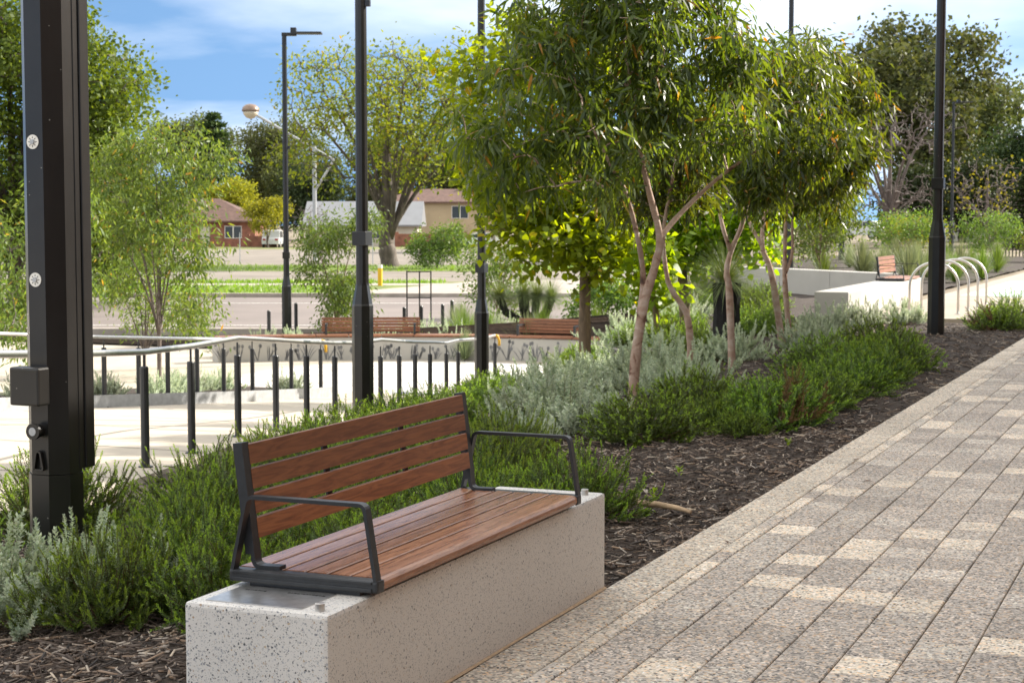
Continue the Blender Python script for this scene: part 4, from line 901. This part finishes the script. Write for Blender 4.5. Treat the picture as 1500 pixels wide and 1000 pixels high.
for i in range(15):
    an = R(82+i*3.6+rs.uniform(-1, 1)); rr_ = WR+.95+rs.uniform(0, .9); x_, y_ = PC[0]+rr_*math.cos(an), PC[1]+rr_*math.sin(an)
    place((sil_p+mid_p[:2])[i % 4], x_, y_, rs.uniform(.75, 1.0), rs.uniform(0, 6.28), 'low shrub planted right behind the curved plaza wall', 'shrubs behind the plaza wall', dz=.03)
for i, (x_, y_) in enumerate(((-10.9, 32.3), (-10.3, 33.6), (-11.3, 33.9), (-9.6, 32.2), (-10.3, 31.0), (-9.3, 33.9), (-11.7, 35.5), (-10.4, 35.3), (-12.6, 36.2), (-9.2, 30.2), (-11.4, 30.9))):
    place(mid_p[i % 2] if i % 3 else sil_p[i % 2], x_, y_, rs.uniform(.85, 1.15), rs.uniform(0, 6.28), 'green shrub on the slope at the right end of the plaza wall', 'shrubs behind the plaza wall', dz=.02)
for i in range(16):
    x_, y_ = road(-2.3+i*.2+rs.uniform(-.1, .1), 38.6+(i*7 % 5)*.8+rs.uniform(0, .5))
    place(sil_p[i % 2] if i % 2 else mid_p[i % 2], x_, y_, rs.uniform(.95, 1.25), rs.uniform(0, 6.28), 'mixed low shrub between the two timber bench backs', 'shrubs behind the plaza wall', dz=.03)
for i, (x_, y_) in enumerate(((-3.05, 9.55), (-3.15, 10.4), (-2.8, 11.9), (-2.72, 18.9))):
    n_ = 14; q_ = np.random.default_rng(i); az_ = q_.random(n_)*6.28; A_ = np.stack([np.cos(az_), np.sin(az_), .6+q_.random(n_)], 1)
    o_ = link(leaves4(np.stack([np.cos(az_)*.01, np.sin(az_)*.01, q_.random(n_)*.05], 1), A_, np.tile([0, 0, 1.0], (n_, 1)), np.full(n_, .035), np.full(n_, .02), 'weed_seedling'), 'weed_seedling', 'leaf_new', None, (x_, y_, tzf(x_, y_)-.01))
    tag(o_, ('tiny green seedling in the mulch just past the fallen branch', 'tiny green seedling in the open mulch beyond the bench', 'tiny green seedling near the small shrub by the path', 'tiny green seedling by the path near the lamp post')[i], 'seedling', 'weed seedlings')
# branch on the mulch, fallen leaves
tb_ = MB().tube([(0, 0, .03), (.06, -.06, .02), (.10, -.12, .017), (.20, -.14, .022), (.34, -.20, .02), (.44, -.28, .016)], [.010, .016, .019, .018, .015, .010], 8)
tag(tb_.build('fallen_branch', 'grout', None, (-3.06, 9.15, .0), smooth=True), 'bent pale fallen branch lying on the mulch', 'branch')
for i, (x_, y_, a) in enumerate(((-1.95, 10.4, .3), (-2.2, 11.3, 1.1), (-1.05, 12.6, .2), (-2.22, 8.15, 2.0), (-1.5, 16.5, .9))):
    tag(leaf_ := MB().add([(-.035, 0, .004), (0, .010, .010), (.035, 0, .005), (0, -.010, .008), (0, 0, .004)], [(0, 4, 1), (1, 4, 2), (2, 4, 3), (3, 4, 0)]).build('fallen_leaf', 'twig', None, (x_, y_, .003)), 'dark dry leaf lying on the pavers '+('beside the second field joint', 'near the border course', 'in the open middle of the path', 'on the border course near the block', 'far along the path')[i], 'leaf', 'fallen leaves')
    leaf_.rotation_euler = (0, 0, a)
# ------------------------------------------------------------------ trees
def grow(stems, lobes, nclump, seed, rtwig=.006, jag=.25, up=0.12, edge=0.62):
    """stems: [(pts, radii)], lobes: [(x,y,z,r)] -> branch chains and clump centres"""
    r = np.random.default_rng(seed); lobes = np.array(lobes, float)
    vol = lobes[:, 3]**2.2; cnt = np.maximum(1, (nclump*vol/vol.sum()).astype(int)); C = []
    for (x_, y_, z_, rad), c in zip(lobes, cnt):
        d = unit(r.standard_normal((c, 3))); C.append(np.array([x_, y_, z_])+d*rad*np.array([1, 1, .85])*(edge+(1-edge)*1.15*r.random((c, 1))**.7))
    C = np.concatenate(C)
    pos = []; par = []; rad0 = []
    for pts, radii in stems:
        pts = [Vector(p) for p in pts]; prev = -1
        if pos:
            q = np.array(pos); prev = int(np.argmin(np.linalg.norm(q-np.array(pts[0]), axis=1)))
        for i in range(len(pts)-1):
            for k in range(4):
                t = k/4; p = pts[i].lerp(pts[i+1], t); pos.append(np.array(p)); par.append(prev); rad0.append(radii[i]*(1-t)+radii[i+1]*t); prev = len(pos)-1
        pos.append(np.array(pts[-1])); par.append(prev); rad0.append(radii[-1])
    n0 = len(pos); arrp = np.zeros((n0+len(C)*4, 3)); arrp[:n0] = np.array(pos); n = n0
    dist = np.array([np.min(np.linalg.norm(arrp[:n0]-c, axis=1)) for c in C]); order = np.argsort(dist)
    chains = []
    minz = np.array([p[2] for p in pos]).max()
    for i in order:
        c = C[i]; d = np.linalg.norm(arrp[:n]-c, axis=1)+1.2*np.maximum(0, arrp[:n, 2]-c[2]-.02)+.35*(np.arange(n) < n0//3)*dist[i]
        j = int(np.argmin(d)); a = arrp[j].copy(); L_ = np.linalg.norm(c-a)
        ids = [j]; m = 3
        for k in range(1, m+1):
            t = k/m; p = a+(c-a)*t+(r.standard_normal(3)*jag*L_*.28 if k < m else 0); p[2] += up*L_*math.sin(math.pi*t)
            arrp[n] = p; ids.append(n); par.append(ids[-2]); rad0.append(0); n += 1
        chains.append(ids)
    rr = np.array(rad0); acc = np.zeros(n)
    kids = np.zeros(n, int)
    for i in range(n):
        if par[i] >= 0: kids[par[i]] += 1
    for i in range(n-1, -1, -1):
        if kids[i] == 0: acc[i] = rtwig**2.3
        if par[i] >= 0: acc[par[i]] += acc[i]
    rad = np.maximum(rr, acc**(1/2.3)); rad[:n0] = np.maximum(rr[:n0], np.minimum(rad[:n0], rr[:n0]*1.15))
    rad[n0:] = np.minimum(rad[n0:], max(r_[-1] for _, r_ in stems)*1.3+.004)
    for ids in chains: rad[ids[1]] = min(rad[ids[1]], rad[ids[0]])
    out_ = [(arrp[ids], np.concatenate([[min(rad[ids[0]], rad[ids[1]]*1.2)], rad[ids[1:]]])) for ids in chains]
    return out_, C
def dens(stem):
    pts, radii = stem; pts = [Vector(p) for p in pts]; P = []; Rr = []
    n = len(pts)
    for i in range(n-1):
        p0, p1, p2, p3 = pts[max(i-1, 0)], pts[i], pts[i+1], pts[min(i+2, n-1)]
        for k in range(5):
            t = k/5; P.append(.5*((2*p1)+(p2-p0)*t+(2*p0-5*p1+4*p2-p3)*t*t+(3*p1-p0-3*p2+p3)*t**3)); Rr.append(radii[i]*(1-t)+radii[i+1]*t)
    P.append(pts[-1]); Rr.append(radii[-1]); return P, Rr
def make_tree(name, label, cat, stems, lobes, nclump, nleaf, lsize, lw, leafmat_, barkm, seed, style='hang', clump=.18, group=None, rtwig=.005, edge=.62, origin=None, jag=.25, spread=1.0, six=True):
    r = np.random.default_rng(seed+99); o = Vector(origin or stems[0][0][0])
    st = [([Vector(p)-o for p in pts], rd) for pts, rd in stems]; lb = [(x_-o.x, y_-o.y, z_-o.z, q) for x_, y_, z_, q in lobes]
    chains, C = grow(st, lb, nclump, seed, rtwig, jag, edge=edge)
    t = thing(name, o, label, cat, group)
    m = MB()
    for s in st:
        P, Rr = dens(s); m.tube(P, [q*(1+.06*math.sin(i*1.7)) for i, q in enumerate(Rr)], 10)
    m.build('trunk', barkm, t, smooth=True)
    tag(link(tubes_mesh('branches', chains, 5), 'branches', barkm, t), kind='stuff')
    if nleaf:
        k = len(C); n = k*nleaf; ci = np.repeat(np.arange(k), nleaf)
        off = r.standard_normal((n, 3))*clump*np.array([1, 1, .9])*spread
        P = C[ci]+off
        if style == 'hang': A = r.standard_normal((n, 3))*.55+off/clump*.28; A[:, 2] -= .85
        elif style == 'tuft': A = unit(off)+r.standard_normal((n, 3))*.5; A[:, 2] += .25
        else: A = r.standard_normal((n, 3))*.8+unit(off)*.7; A[:, 2] -= .25
        Nn = r.standard_normal((n, 3)); 
        if style == 'flat': Nn = r.standard_normal((n, 3))*.55+np.array([0, 0, 1.0])
        Ls = lsize*(.4+.95*r.random(n)); W = lw*(.5+.4*Ls/lsize+.3*r.random(n))
        link((leaves6 if six else leaves4)(P, A, Nn, Ls, W, 'crown'), 'crown', leafmat_, t)
    return t
def taper(n, a, b): return list(np.linspace(a, b, n))
e1a = [(-4.76,14.27,-0.15),(-4.73,14.28,0.41),(-4.66,14.31,0.89),(-4.57,14.34,1.22),(-4.54,14.35,1.46),(-4.63,14.32,1.85),(-4.73,14.38,2.18),(-4.84,14.45,2.64),(-4.83,14.23,3.15)]
e1b = [(-4.7,14.29,0.76),(-4.69,14.35,1.1),(-4.69,14.18,1.46),(-4.76,14.05,1.85),(-4.82,13.91,2.02),(-4.91,13.66,2.36)]
e1c = [(-4.54,14.35,1.43),(-4.44,14.5,1.61),(-4.25,14.69,1.85),(-4.05,14.77,2.03),(-3.75,14.68,2.21)]
e1l = [(-4.98,14.39,3.17,0.73),(-5.39,13.79,2.67,0.56),(-5.74,13.64,2.23,0.37),(-4.36,14.43,2.86,0.66),(-4.96,13.64,2.16,0.49),(-4.74,14.81,3.51,0.74),(-6.01,13.75,2.53,0.25),(-4.23,14.92,3.19,0.46),(-4.0,14.36,2.37,0.38),(-5.54,13.94,1.91,0.29),(-4.87,14.43,4.0,0.79),(-5.57,14.58,3.46,0.56),(-4.82,14.89,2.48,0.56),(-5.9,13.79,1.82,0.21)]
GT = 'young gum trees in the bed'
make_tree('gum_tree', 'nearest gum tree with pinkish forked trunk and large drooping crown', 'tree', [(e1a, taper(9, .052, .014)), (e1b, taper(6, .030, .010)), (e1c, taper(5, .027, .010))], e1l, 320, 60, .135, .024, 'leaf_gum', 'bark_gum', 5, clump=.098, edge=.5, group=GT, rtwig=.0035)
e2 = [(-4.84,16.4,-0.25),(-4.85,16.39,0.25),(-4.87,16.38,0.53),(-4.91,16.37,0.7),(-5.03,16.32,0.9),(-5.08,16.29,1.07),(-5.11,16.28,1.48),(-5.03,16.32,2.02),(-4.94,16.35,2.56)]
make_tree('gum_tree', 'gum tree with pale kinked trunk just behind the nearest one', 'tree', [(e2, taper(9, .045, .012))], [(-5.06,16.52,2.43,0.48),(-4.78,16.75,2.78,0.48),(-5.47,16.46,1.89,0.36),(-4.93,16.57,1.96,0.3)], 100, 58, .13, .024, 'leaf_gum', 'bark_gum', 6, clump=.10, edge=.5, group=GT, rtwig=.0035)
e3a = [(-4.99,18.5,-0.2),(-5.03,18.48,0.78),(-5.06,18.47,1.01),(-5.02,18.49,1.25),(-4.9,18.54,1.58),(-4.79,18.58,2.14),(-4.62,18.65,2.67)]
e3b = [(-5.02,18.49,1.25),(-5.11,18.45,1.54),(-5.27,18.71,2.0),(-5.24,18.39,2.29)]
make_tree('gum_tree', 'gum tree with slim forked trunk in front of the single grass tree', 'tree', [(e3a, taper(7, .046, .014)), (e3b, taper(4, .028, .012))], [(-4.62,18.65,2.74,0.53),(-4.46,18.93,3.21,0.48),(-4.87,18.33,2.17,0.36),(-4.13,18.53,2.5,0.45),(-4.54,18.36,1.99,0.30)], 140, 58, .135, .025, 'leaf_gum', 'bark_gum', 7, clump=.11, edge=.5, group=GT, rtwig=.0035)
e4a = [(-5.18,21.67,-.1),(-5.28,21.62,0.65),(-5.35,21.6,1.0),(-5.44,21.56,1.27),(-5.4,21.58,1.71),(-5.18,21.67,2.4),(-4.86,21.8,2.93)]
e4c = [(-5.44,21.56,1.27),(-5.58,21.5,1.53),(-5.7,21.45,1.88)]
make_tree('gum_tree', 'gum tree with leaning trunk, left one of the close pair', 'tree', [(e4a, taper(7, .05, .014)), (e4c, taper(3, .03, .014))], [(-4.66,21.88,3.1,0.62),(-4.33,21.58,2.65,0.36),(-4.81,21.6,2.31,0.50),(-4.41,21.77,2.31,0.33),(-5.02,22.06,3.6,0.42),(-4.38,22.21,3.2,0.27)], 155, 58, .14, .026, 'leaf_gum', 'bark_gum', 8, clump=.115, edge=.5, group=GT, rtwig=.004)
e5a = [(-5.23,22.3,-.1),(-5.3,22.26,0.72),(-5.31,22.26,1.17),(-5.3,22.27,1.71),(-5.25,22.29,2.34)]
e5b = [(-5.3,22.26,0.9),(-5.22,22.3,1.17),(-5.22,22.3,1.71),(-5.11,22.34,2.34)]
make_tree('gum_tree', 'gum tree with thin twin stems, right one of the close pair', 'tree', [(e5a, taper(5, .042, .014)), (e5b, taper(4, .026, .012))], [(-5.24,22.51,2.43,0.55),(-4.88,22.76,1.94,0.38),(-5.53,22.39,1.8,0.30)], 88, 58, .14, .026, 'leaf_gum', 'bark_gum', 9, clump=.115, edge=.5, group=GT, rtwig=.004)
GB = 'bright broad leaved young trees'
b1s = [(-8.91,24.45,tzf(-8.91,24.45)-.1),(-8.92,24.45,0.06),(-8.92,24.45,0.79),(-8.97,24.43,1.31),(-8.99,24.42,2.34),(-9.18,24.34,3.37)]
make_tree('broad_leaved_tree', 'bright green broad leaved tree with straight brown trunk left of the gums', 'tree', [(b1s, [.105, .095, .085, .07, .05, .02]), ([(-8.93,24.44,.9),(-9.4,24.2,1.7),(-10.1,23.95,2.5)], [.04, .03, .015])], [(-8.99,24.42,1.31,0.62),(-9.41,23.81,1.37,0.53),(-9.85,24.06,1.93,0.52),(-10.28,23.88,2.29,0.52),(-10.42,23.83,2.96,0.44),(-10.52,23.79,3.68,0.35),(-10.11,24.28,4.22,0.53),(-8.51,24.62,1.41,0.52),(-9.36,24.81,2.25,0.8),(-9.36,24.81,3.72,0.95),(-9.89,23.61,1.52,0.33),(-8.62,24.03,0.96,0.35)], 330, 32, .115, .105, 'leaf_broad', 'bark_brown', 12, 'flat', clump=.17, group=GB, six=True, rtwig=.004)
b2s = [(-7.94,26.48,tzf(-7.94,26.48)-.1),(-7.95,26.47,0.3),(-7.98,26.46,0.74),(-7.93,26.48,1.4),(-7.89,26.5,2.39)]
make_tree('broad_leaved_tree', 'bright green broad leaved tree behind the kinked gum trunk', 'tree', [(b2s, [.10, .09, .08, .06, .02])], [(-7.98,26.46,1.29,0.66),(-7.42,26.47,1.57,0.6),(-6.92,26.9,1.4,0.46),(-8.49,26.25,1.35,0.49),(-7.15,27.13,2.06,0.67),(-7.93,27.02,2.29,0.9)], 230, 32, .12, .11, 'leaf_broad', 'bark_brown', 13, 'flat', clump=.18, group=GB, rtwig=.004)
b3s = [(-7.59,23.92,tzf(-7.59,23.92)-.1),(-7.6,23.91,0.12),(-7.64,23.89,0.52),(-7.61,23.91,1.02)]
make_tree('broad_leaved_tree', 'small broad leaved sapling with yellow green leaves between the trunks', 'tree', [(b3s, [.06, .05, .04, .015])], [(-7.67,23.88,0.42,0.22),(-7.48,23.96,0.57,0.16),(-7.82,24.04,0.87,0.26),(-7.67,24.1,1.12,0.3)], 40, 12, .15, .13, 'leaf_broad', 'bark_brown', 14, 'flat', clump=.12, group=GB, rtwig=.003)
# simple generated trees on the site grid: (a, b) place, lobes given around the trunk
def site_tree(name, a, b, z, H, wid, label, leaf, bark, seed, nclump=160, nleaf=34, ls=.3, lw=.2, trunk=.2, style='rand', fork=.35, cz=.62, nl=9, clump=None, group=None, flat=.8, edge=.6, rtwig=.02, cat='tree', jag=.3, limb=.45):
    r = random.Random(seed); x_, y_ = road(a, b); o = Vector((x_, y_, z)); fz = H*fork
    stems = [([o+Vector((0, 0, -.2)), o+Vector((r.uniform(-.1, .1)*wid*.2, 0, fz*.5)), o+Vector((r.uniform(-.1, .1)*wid*.3, 0, fz)), o+Vector((r.uniform(-.2, .2)*wid*.3, 0, H*.85))], [trunk, trunk*.85, trunk*.7, trunk*.1])]
    lobes = []
    for i in range(nl):
        an = i*2.4+r.random(); rr = wid*.5*(.25+.5*math.sqrt((i+.5)/nl)); zz = H*cz+(r.random()-.35)*H*(1-cz)*1.1*flat
        s = wid*r.uniform(.17, .27); p = o+Vector((rr*math.cos(an), rr*math.sin(an), min(zz, H-s*.8))); lobes.append((p.x, p.y, p.z, s))
        if i % 2 == 0: stems.append(([o+Vector((0, 0, fz*r.uniform(.75, 1.1))), o+Vector((rr*.45*math.cos(an), rr*.45*math.sin(an), fz+(zz-fz)*.55)), p], [trunk*limb, trunk*limb*.65, trunk*.1]))
    return make_tree(name, label, cat, stems, lobes, nclump, nleaf, ls, lw, leaf, bark, seed, style, clump=clump or wid*.055, group=group, rtwig=rtwig, edge=edge, six=False, jag=jag)
site_tree('roadside_tree', -7.3, 103, -1.25, 13.2, 13.0, 'big old spreading tree with thick hollow trunk across the road', 'leaf_big', 'bark_old', 31, 700, 22, .28, .15, .60, 'flat', limb=.27, fork=.17, cz=.62, nl=20, clump=.42, flat=1.0, edge=.5, rtwig=.022, jag=.35)
site_tree('leafy_tree', -16.2, 56, -1.3, 10.6, 7.8, 'dense yellow green tree filling the top left behind the service pole', 'leaf_lime', 'bark_old', 32, 950, 72, .175, .115, .3, 'rand', fork=.15, cz=.48, nl=22, clump=.36, flat=1.25, edge=.6)
site_tree('leafy_tree', -14.0, 60, -1.3, 4.6, 3.6, 'low dense tree at the left edge under the taller one', 'leaf_lime', 'bark_old', 39, 200, 40, .17, .10, .12, 'rand', fork=.1, cz=.45, nl=10, clump=.25, flat=1.2)
WS = 'weeping young gums by the plaza'
site_tree('weeping_gum', -6.95, 33.5, -1.45, 4.75, 2.7, 'airy weeping young gum left of the plaza wall', 'leaf_weep', 'bark_grey', 33, 380, 34, .14, .036, .05, 'hang', fork=.2, cz=.45, nl=14, clump=.17, flat=1.35, edge=.35, group=WS, rtwig=.004)
site_tree('weeping_gum', -8.8, 31.0, -1.4, 3.6, 2.6, 'weeping young gum with yellow tips at the left edge behind the handrail', 'leaf_weep', 'bark_grey', 34, 260, 26, .14, .034, .05, 'hang', fork=.2, cz=.45, nl=12, clump=.17, flat=1.3, edge=.35, group=WS, rtwig=.004)
site_tree('weeping_gum', -7.6, 35.2, -1.4, 2.5, 2.0, 'low silvery twiggy bush in front of the airy weeping gum', 'leaf_weep', 'bark_grey', 44, 200, 12, .12, .03, .04, 'hang', fork=.1, cz=.5, nl=9, clump=.16, flat=1.2, edge=.3, group=WS, rtwig=.006)
site_tree('weeping_gum', -4.45, 43.2, -1.4, 3.25, 2.0, 'leafy sapling behind the long bench back by the road', 'leaf_bush', 'bark_brown', 35, 260, 28, .13, .04, .04, 'hang', fork=.15, cz=.40, nl=14, clump=.16, flat=1.5, edge=.4, group=WS, rtwig=.004)
# far trees
FT = 'distant trees behind the houses'
def conifer(a, b, z, H, wid, label, seed):
    r = np.random.default_rng(seed); x_, y_ = road(a, b); t = thing('pine_tree', (x_, y_, z), label, 'tree', FT)
    MB().tube([(0, 0, -.2), (0, 0, H*.98)], [wid*.035, .04], 8).build('trunk', 'bark_old', t); P = []; A = []; ch = []
    nt_ = 13
    for k in range(nt_):
        f = k/(nt_-1); zz = H*(.12+.85*f); rad = wid*.5*(1-f)**.75+.25
        for q in range(9):
            an = q*2*math.pi/9+k*.5+r.random()*.3; R_ = rad*(.7+.4*r.random()); tip = np.array([R_*math.cos(an), R_*math.sin(an), zz+R_*.05]); ch.append((np.array([[0, 0, zz-.05], tip*.5+[0, 0, zz*.5+.1*R_], tip]), [.07, .05, .02]))
            n = 55; tt = .25+.8*r.random(n); p = np.array([0, 0, zz])*(1-tt[:, None])+tip*tt[:, None]+r.standard_normal((n, 3))*np.array([.22, .22, .13])*wid/8; P.append(p); A.append(unit(np.repeat((tip-[0, 0, zz])[None], n, 0))+r.standard_normal((n, 3))*.5+[0, 0, .35])
    P = np.concatenate(P); A = np.concatenate(A); n = len(P)
    tag(link(tubes_mesh('branches', ch, 4), 'branches', 'bark_old', t), kind='stuff'); link(leaves4(P, A, r.standard_normal((n, 3)), np.full(n, .075*wid), np.full(n, .03*wid), 'crown'), 'crown', 'leaf_fardark', t)
conifer(-40.2, 231, -1.3, 17.2, 9.5, 'tall tiered dark pine behind the brick house', 3)
conifer(-44.5, 198, -1.3, 12.3, 3.4, 'small pointed dark conifer left of the pine', 4)
for i, (a, b, H, wd, lf, lb) in enumerate([(-47, 250, 17.5, 12, 'leaf_far', 'olive gum rising left of the tiered pine'), (-36.5, 262, 18.0, 13, 'leaf_far', 'tall olive gum right behind the tiered pine'), (-30, 245, 14, 10, 'leaf_far', 'olive gum in the gap left of the flat headed lamp post'), (-26.5, 222, 10, 9, 'leaf_fardark', 'round dark tree behind the pale roofed house'),
    (-34.0, 205, 7.5, 7.0, 'leaf_farbright', 'yellowish low tree right of the brick house roof'), (-18, 255, 15, 13, 'leaf_far', 'olive gum behind the left half of the big roadside tree'), (-6, 250, 14, 12, 'leaf_far', 'olive gum behind the right half of the big roadside tree'), (4, 235, 13, 12, 'leaf_fardark', 'dark tree showing right of the big roadside tree'), (1.5, 150, 9.0, 7.5, 'leaf_farbright', 'yellow green tree left of the gum crown across the road'),
    (-56, 240, 15, 13, 'leaf_far', 'olive gum far left behind the dense tree'), (13, 240, 15, 14, 'leaf_far', 'olive tree hidden mostly behind the gum crown'), (40, 230, 15, 15, 'leaf_far', 'olive tree far behind the pair of thin trunks'),
    (27.6, 118, 15.2, 11.0, 'leaf_far', 'large olive rounded tree at right behind the bare grey tree'), (34.2, 130, 12.3, 9.5, 'leaf_far', 'olive tree stepping down right of the large rounded one'), (33.5, 108, 7.8, 7.5, 'leaf_fardark', 'dark green tree low at the right edge'), (26, 104, 5.2, 7, 'leaf_fardark', 'dark understorey tree below the bare grey one'), (46, 112, 11, 10, 'leaf_far', 'olive tree just beyond the right picture edge'), (56, 125, 13, 12, 'leaf_far', 'tall olive tree further right past the path end'), (66, 118, 10, 11, 'leaf_fardark', 'dark tree standing past the far end of the path')]):
    site_tree('distant_tree', a, b, -1.3 if a < 15 else -.05, H, wd, lb, lf, 'bark_old', 70+i, 380, 52, .40*wd/11, .27*wd/11, wd*.03, 'rand', fork=.22, cz=.52, nl=15, clump=wd*.05, group=FT, flat=1.2, edge=.55, rtwig=.03)
site_tree('round_bush', -24.4, 171, -1.25, 4.9, 4.2, 'round bright green clipped tree beside the brick house', 'leaf_farbright', 'bark_old', 90, 180, 36, .20, .14, .12, fork=.2, cz=.6, nl=10, clump=.25, cat='bush')
site_tree('bare_bush', -20.8, 176, -1.25, 4.6, 4.6, 'leafless purplish twiggy bush by the pale roofed house', None, 'bark_grey', 91, 260, 0, .1, .1, .12, fork=.12, cz=.5, nl=10, cat='bush', rtwig=.02)
site_tree('garden_bush', -4.3, 98, -1.25, 2.5, 3.4, 'bushy green shrub right of the big roadside tree', 'leaf_bush', 'bark_old', 92, 160, 34, .17, .09, .06, fork=.15, cz=.45, nl=10, clump=.2, cat='bush')
site_tree('bare_tree', 21.8, 99, -.05, 8.3, 7.6, 'leafless grey brown twiggy tree at right', None, 'bark_grey', 93, 620, 0, .1, .1, .28, fork=.2, cz=.5, nl=16, rtwig=.02, flat=1.3, edge=.3, jag=.45)
site_tree('bare_tree', 26.8, 96, -.05, 5.2, 5.6, 'low bare tree with a few yellow leaves right of the lamp post', 'leaf_farbright', 'bark_grey', 94, 260, 1, .22, .16, .16, fork=.2, cz=.55, nl=9, rtwig=.02, flat=1.2, edge=.3, jag=.45)
conifer(22.9, 76, -.05, 3.6, 2.2, 'dark conical conifer at the right edge', 8)
GBU = 'garden shrubs beyond the cycle hoops'
for i, (a, b, H, wd, lf, lb) in enumerate([(8.3, 46, 2.9, 2.3, 'leaf_bush', 'loose green sapling behind the pair of thin trunks'), (9.4, 52, 2.4, 2.2, 'leaf_bush', 'green sapling left of the far garden lamp post'), (7.1, 50, 3.3, 2.6, 'leaf_weep', 'olive sapling behind the garden wall'), (5.0, 48, 2.8, 2.6, 'leaf_broad', 'yellow green sapling at the left end of the garden wall'),
    (15.2, 66, 1.9, 2.6, 'leaf_bush', 'yellow green bush left of the bare tree base'), (16.4, 70, 1.7, 2.6, 'leaf_farbright', 'bright bush in front of the bare tree'), (19.6, 70, 1.9, 2.5, 'leaf_bush', 'rounded green bush right of the hoops'), (20.9, 66, 1.3, 2.4, 'leaf_weep', 'olive bush by the dark picket fence'), (12.6, 74, 2.4, 2.8, 'leaf_weep', 'olive bush beside the distant lamp post base'), (-.4, 50, 2.3, 2.2, 'leaf_bush', 'leafy bush behind the forked grass tree'), (2.3, 44, 1.5, 1.8, 'leaf_bush', 'low green bush right of the forked grass tree')]):
    x_, y_ = road(a, b); site_tree('garden_bush', a, b, tzf(x_, y_)-.03, H, wd, lb, lf, 'bark_brown', 110+i, 130, 30, .12, .05, .04, fork=.15, cz=.48, nl=10, clump=.15, flat=1.3, edge=.4, group=GBU, cat='bush', rtwig=.006)
# grass clumps
def tuft_data(seed, n, h, sp, wd, droop=.5, seg=3, z0=0.0, sphere=False):
    r = np.random.default_rng(seed); ph = r.random(n)*2*np.pi
    el = (np.arcsin(-.10+1.08*r.random(n)) if sphere else R(90)-np.abs(r.standard_normal(n))*sp)
    d = np.stack([np.cos(el)*np.cos(ph), np.cos(el)*np.sin(ph), np.sin(el)], 1); ln = h*(.7+.45*r.random(n)); sd = unit(np.cross(d, np.array([0, 0, 1.0])+r.standard_normal((n, 3))*.1)); V = []
    for k in range(seg+1):
        t = k/seg; p = d*(ln*t)[:, None]; p[:, 2] += z0-droop*h*t*t*np.cos(el)**1.0
        wk = wd*(1-t*.85); V += [p-sd*wk/2, p+sd*wk/2]
    return arr_mesh('blades', np.stack(V, 1), [(2*k, 2*k+1, 2*k+3, 2*k+2) for k in range(seg)])
gc = []
for i, mt in enumerate(('leaf_greygrass', 'leaf_bush', 'leaf_greygrass')):
    t = thing('grass_clump', (0, 0, -50), 'x x x x', 'grass clump'); link(tuft_data(200+i, 420, .75, .55, .014, .35), 'blades', mt, t); gc.append(t)
rg = random.Random(77)
for i in range(46):
    if i < 30: a, b = rg.uniform(9.5, 21), rg.uniform(41, 62)
    else: a, b = rg.uniform(-1.5, 4.5), rg.uniform(37.5, 44)
    x_, y_ = road(a, b)
    if x_ > -5.9 and y_ < 60: x_ = -6.3-rg.random()*3
    place(gc[i % 3], x_, y_, rg.uniform(.9, 1.5), rg.uniform(0, 6.28), 'soft grassy clump in the garden beyond the low wall' if i < 30 else 'grassy clump behind the curved plaza wall', 'grass clumps in the far garden', dz=.02)
def grass_tree(x, y, z, heads, label, rr=.75):
    t = thing('grass_tree', (x, y, z), label, 'grass tree', 'grass trees')
    m = MB()
    for (hx, hy, hz, tr) in heads:
        m.tube([(0, 0, -.15), (hx*.25, hy*.25, hz*.35), (hx*.8, hy*.8, hz*.62), (hx, hy, hz)], [tr*1.1, tr, tr*.95, tr*1.05], 12)
    m.build('trunk', 'bark_black', t)
    for i, (hx, hy, hz, tr) in enumerate(heads):
        link(tuft_data(300+i, 900, rr, 1, .009, .45, sphere=True), 'crown', 'leaf_grasstree', t, (hx, hy, hz))
x_, y_ = road(2.72, 21.6); grass_tree(x_, y_, tzf(x_, y_)-.02, [(0, 0, .86, .18)], 'single grass tree with stout black trunk among the gums', .80)
x_, y_ = road(.45, 45.0); grass_tree(x_, y_, tzf(x_, y_)-.02, [(-.78*CY, -.78*SY, 1.0, .11), (-.15*CY, -.15*SY, 1.05, .14), (.2*CY, .2*SY, 1.0, .11), (.58*CY, .58*SY, .98, .12)], 'forked grass tree with several black trunks behind the plaza bench', .78)
for p_ in near_p+mid_p+sil_p+gc:
    assert id(p_) in used

# things that look the same are told apart by how near they stand to the start of the path
OR = ['nearest', 'second nearest', 'third nearest', 'fourth nearest', 'fifth nearest', 'sixth nearest', 'seventh nearest', 'eighth nearest', 'ninth nearest', 'tenth nearest'] + [str(i)+('st' if i % 10 == 1 and i != 11 else 'nd' if i % 10 == 2 and i != 12 else 'rd' if i % 10 == 3 and i != 13 else 'th')+' nearest' for i in range(11, 60)]
same = {}
for o in sc.objects:
    if o.parent is None and 'label' in o: same.setdefault(o['label'], []).append(o)
for lb, os_ in same.items():
    if len(os_) > 1:
        os_.sort(key=lambda o: o.location.length)
        for o, w_ in zip(os_, OR): o['label'] = w_+' '+lb
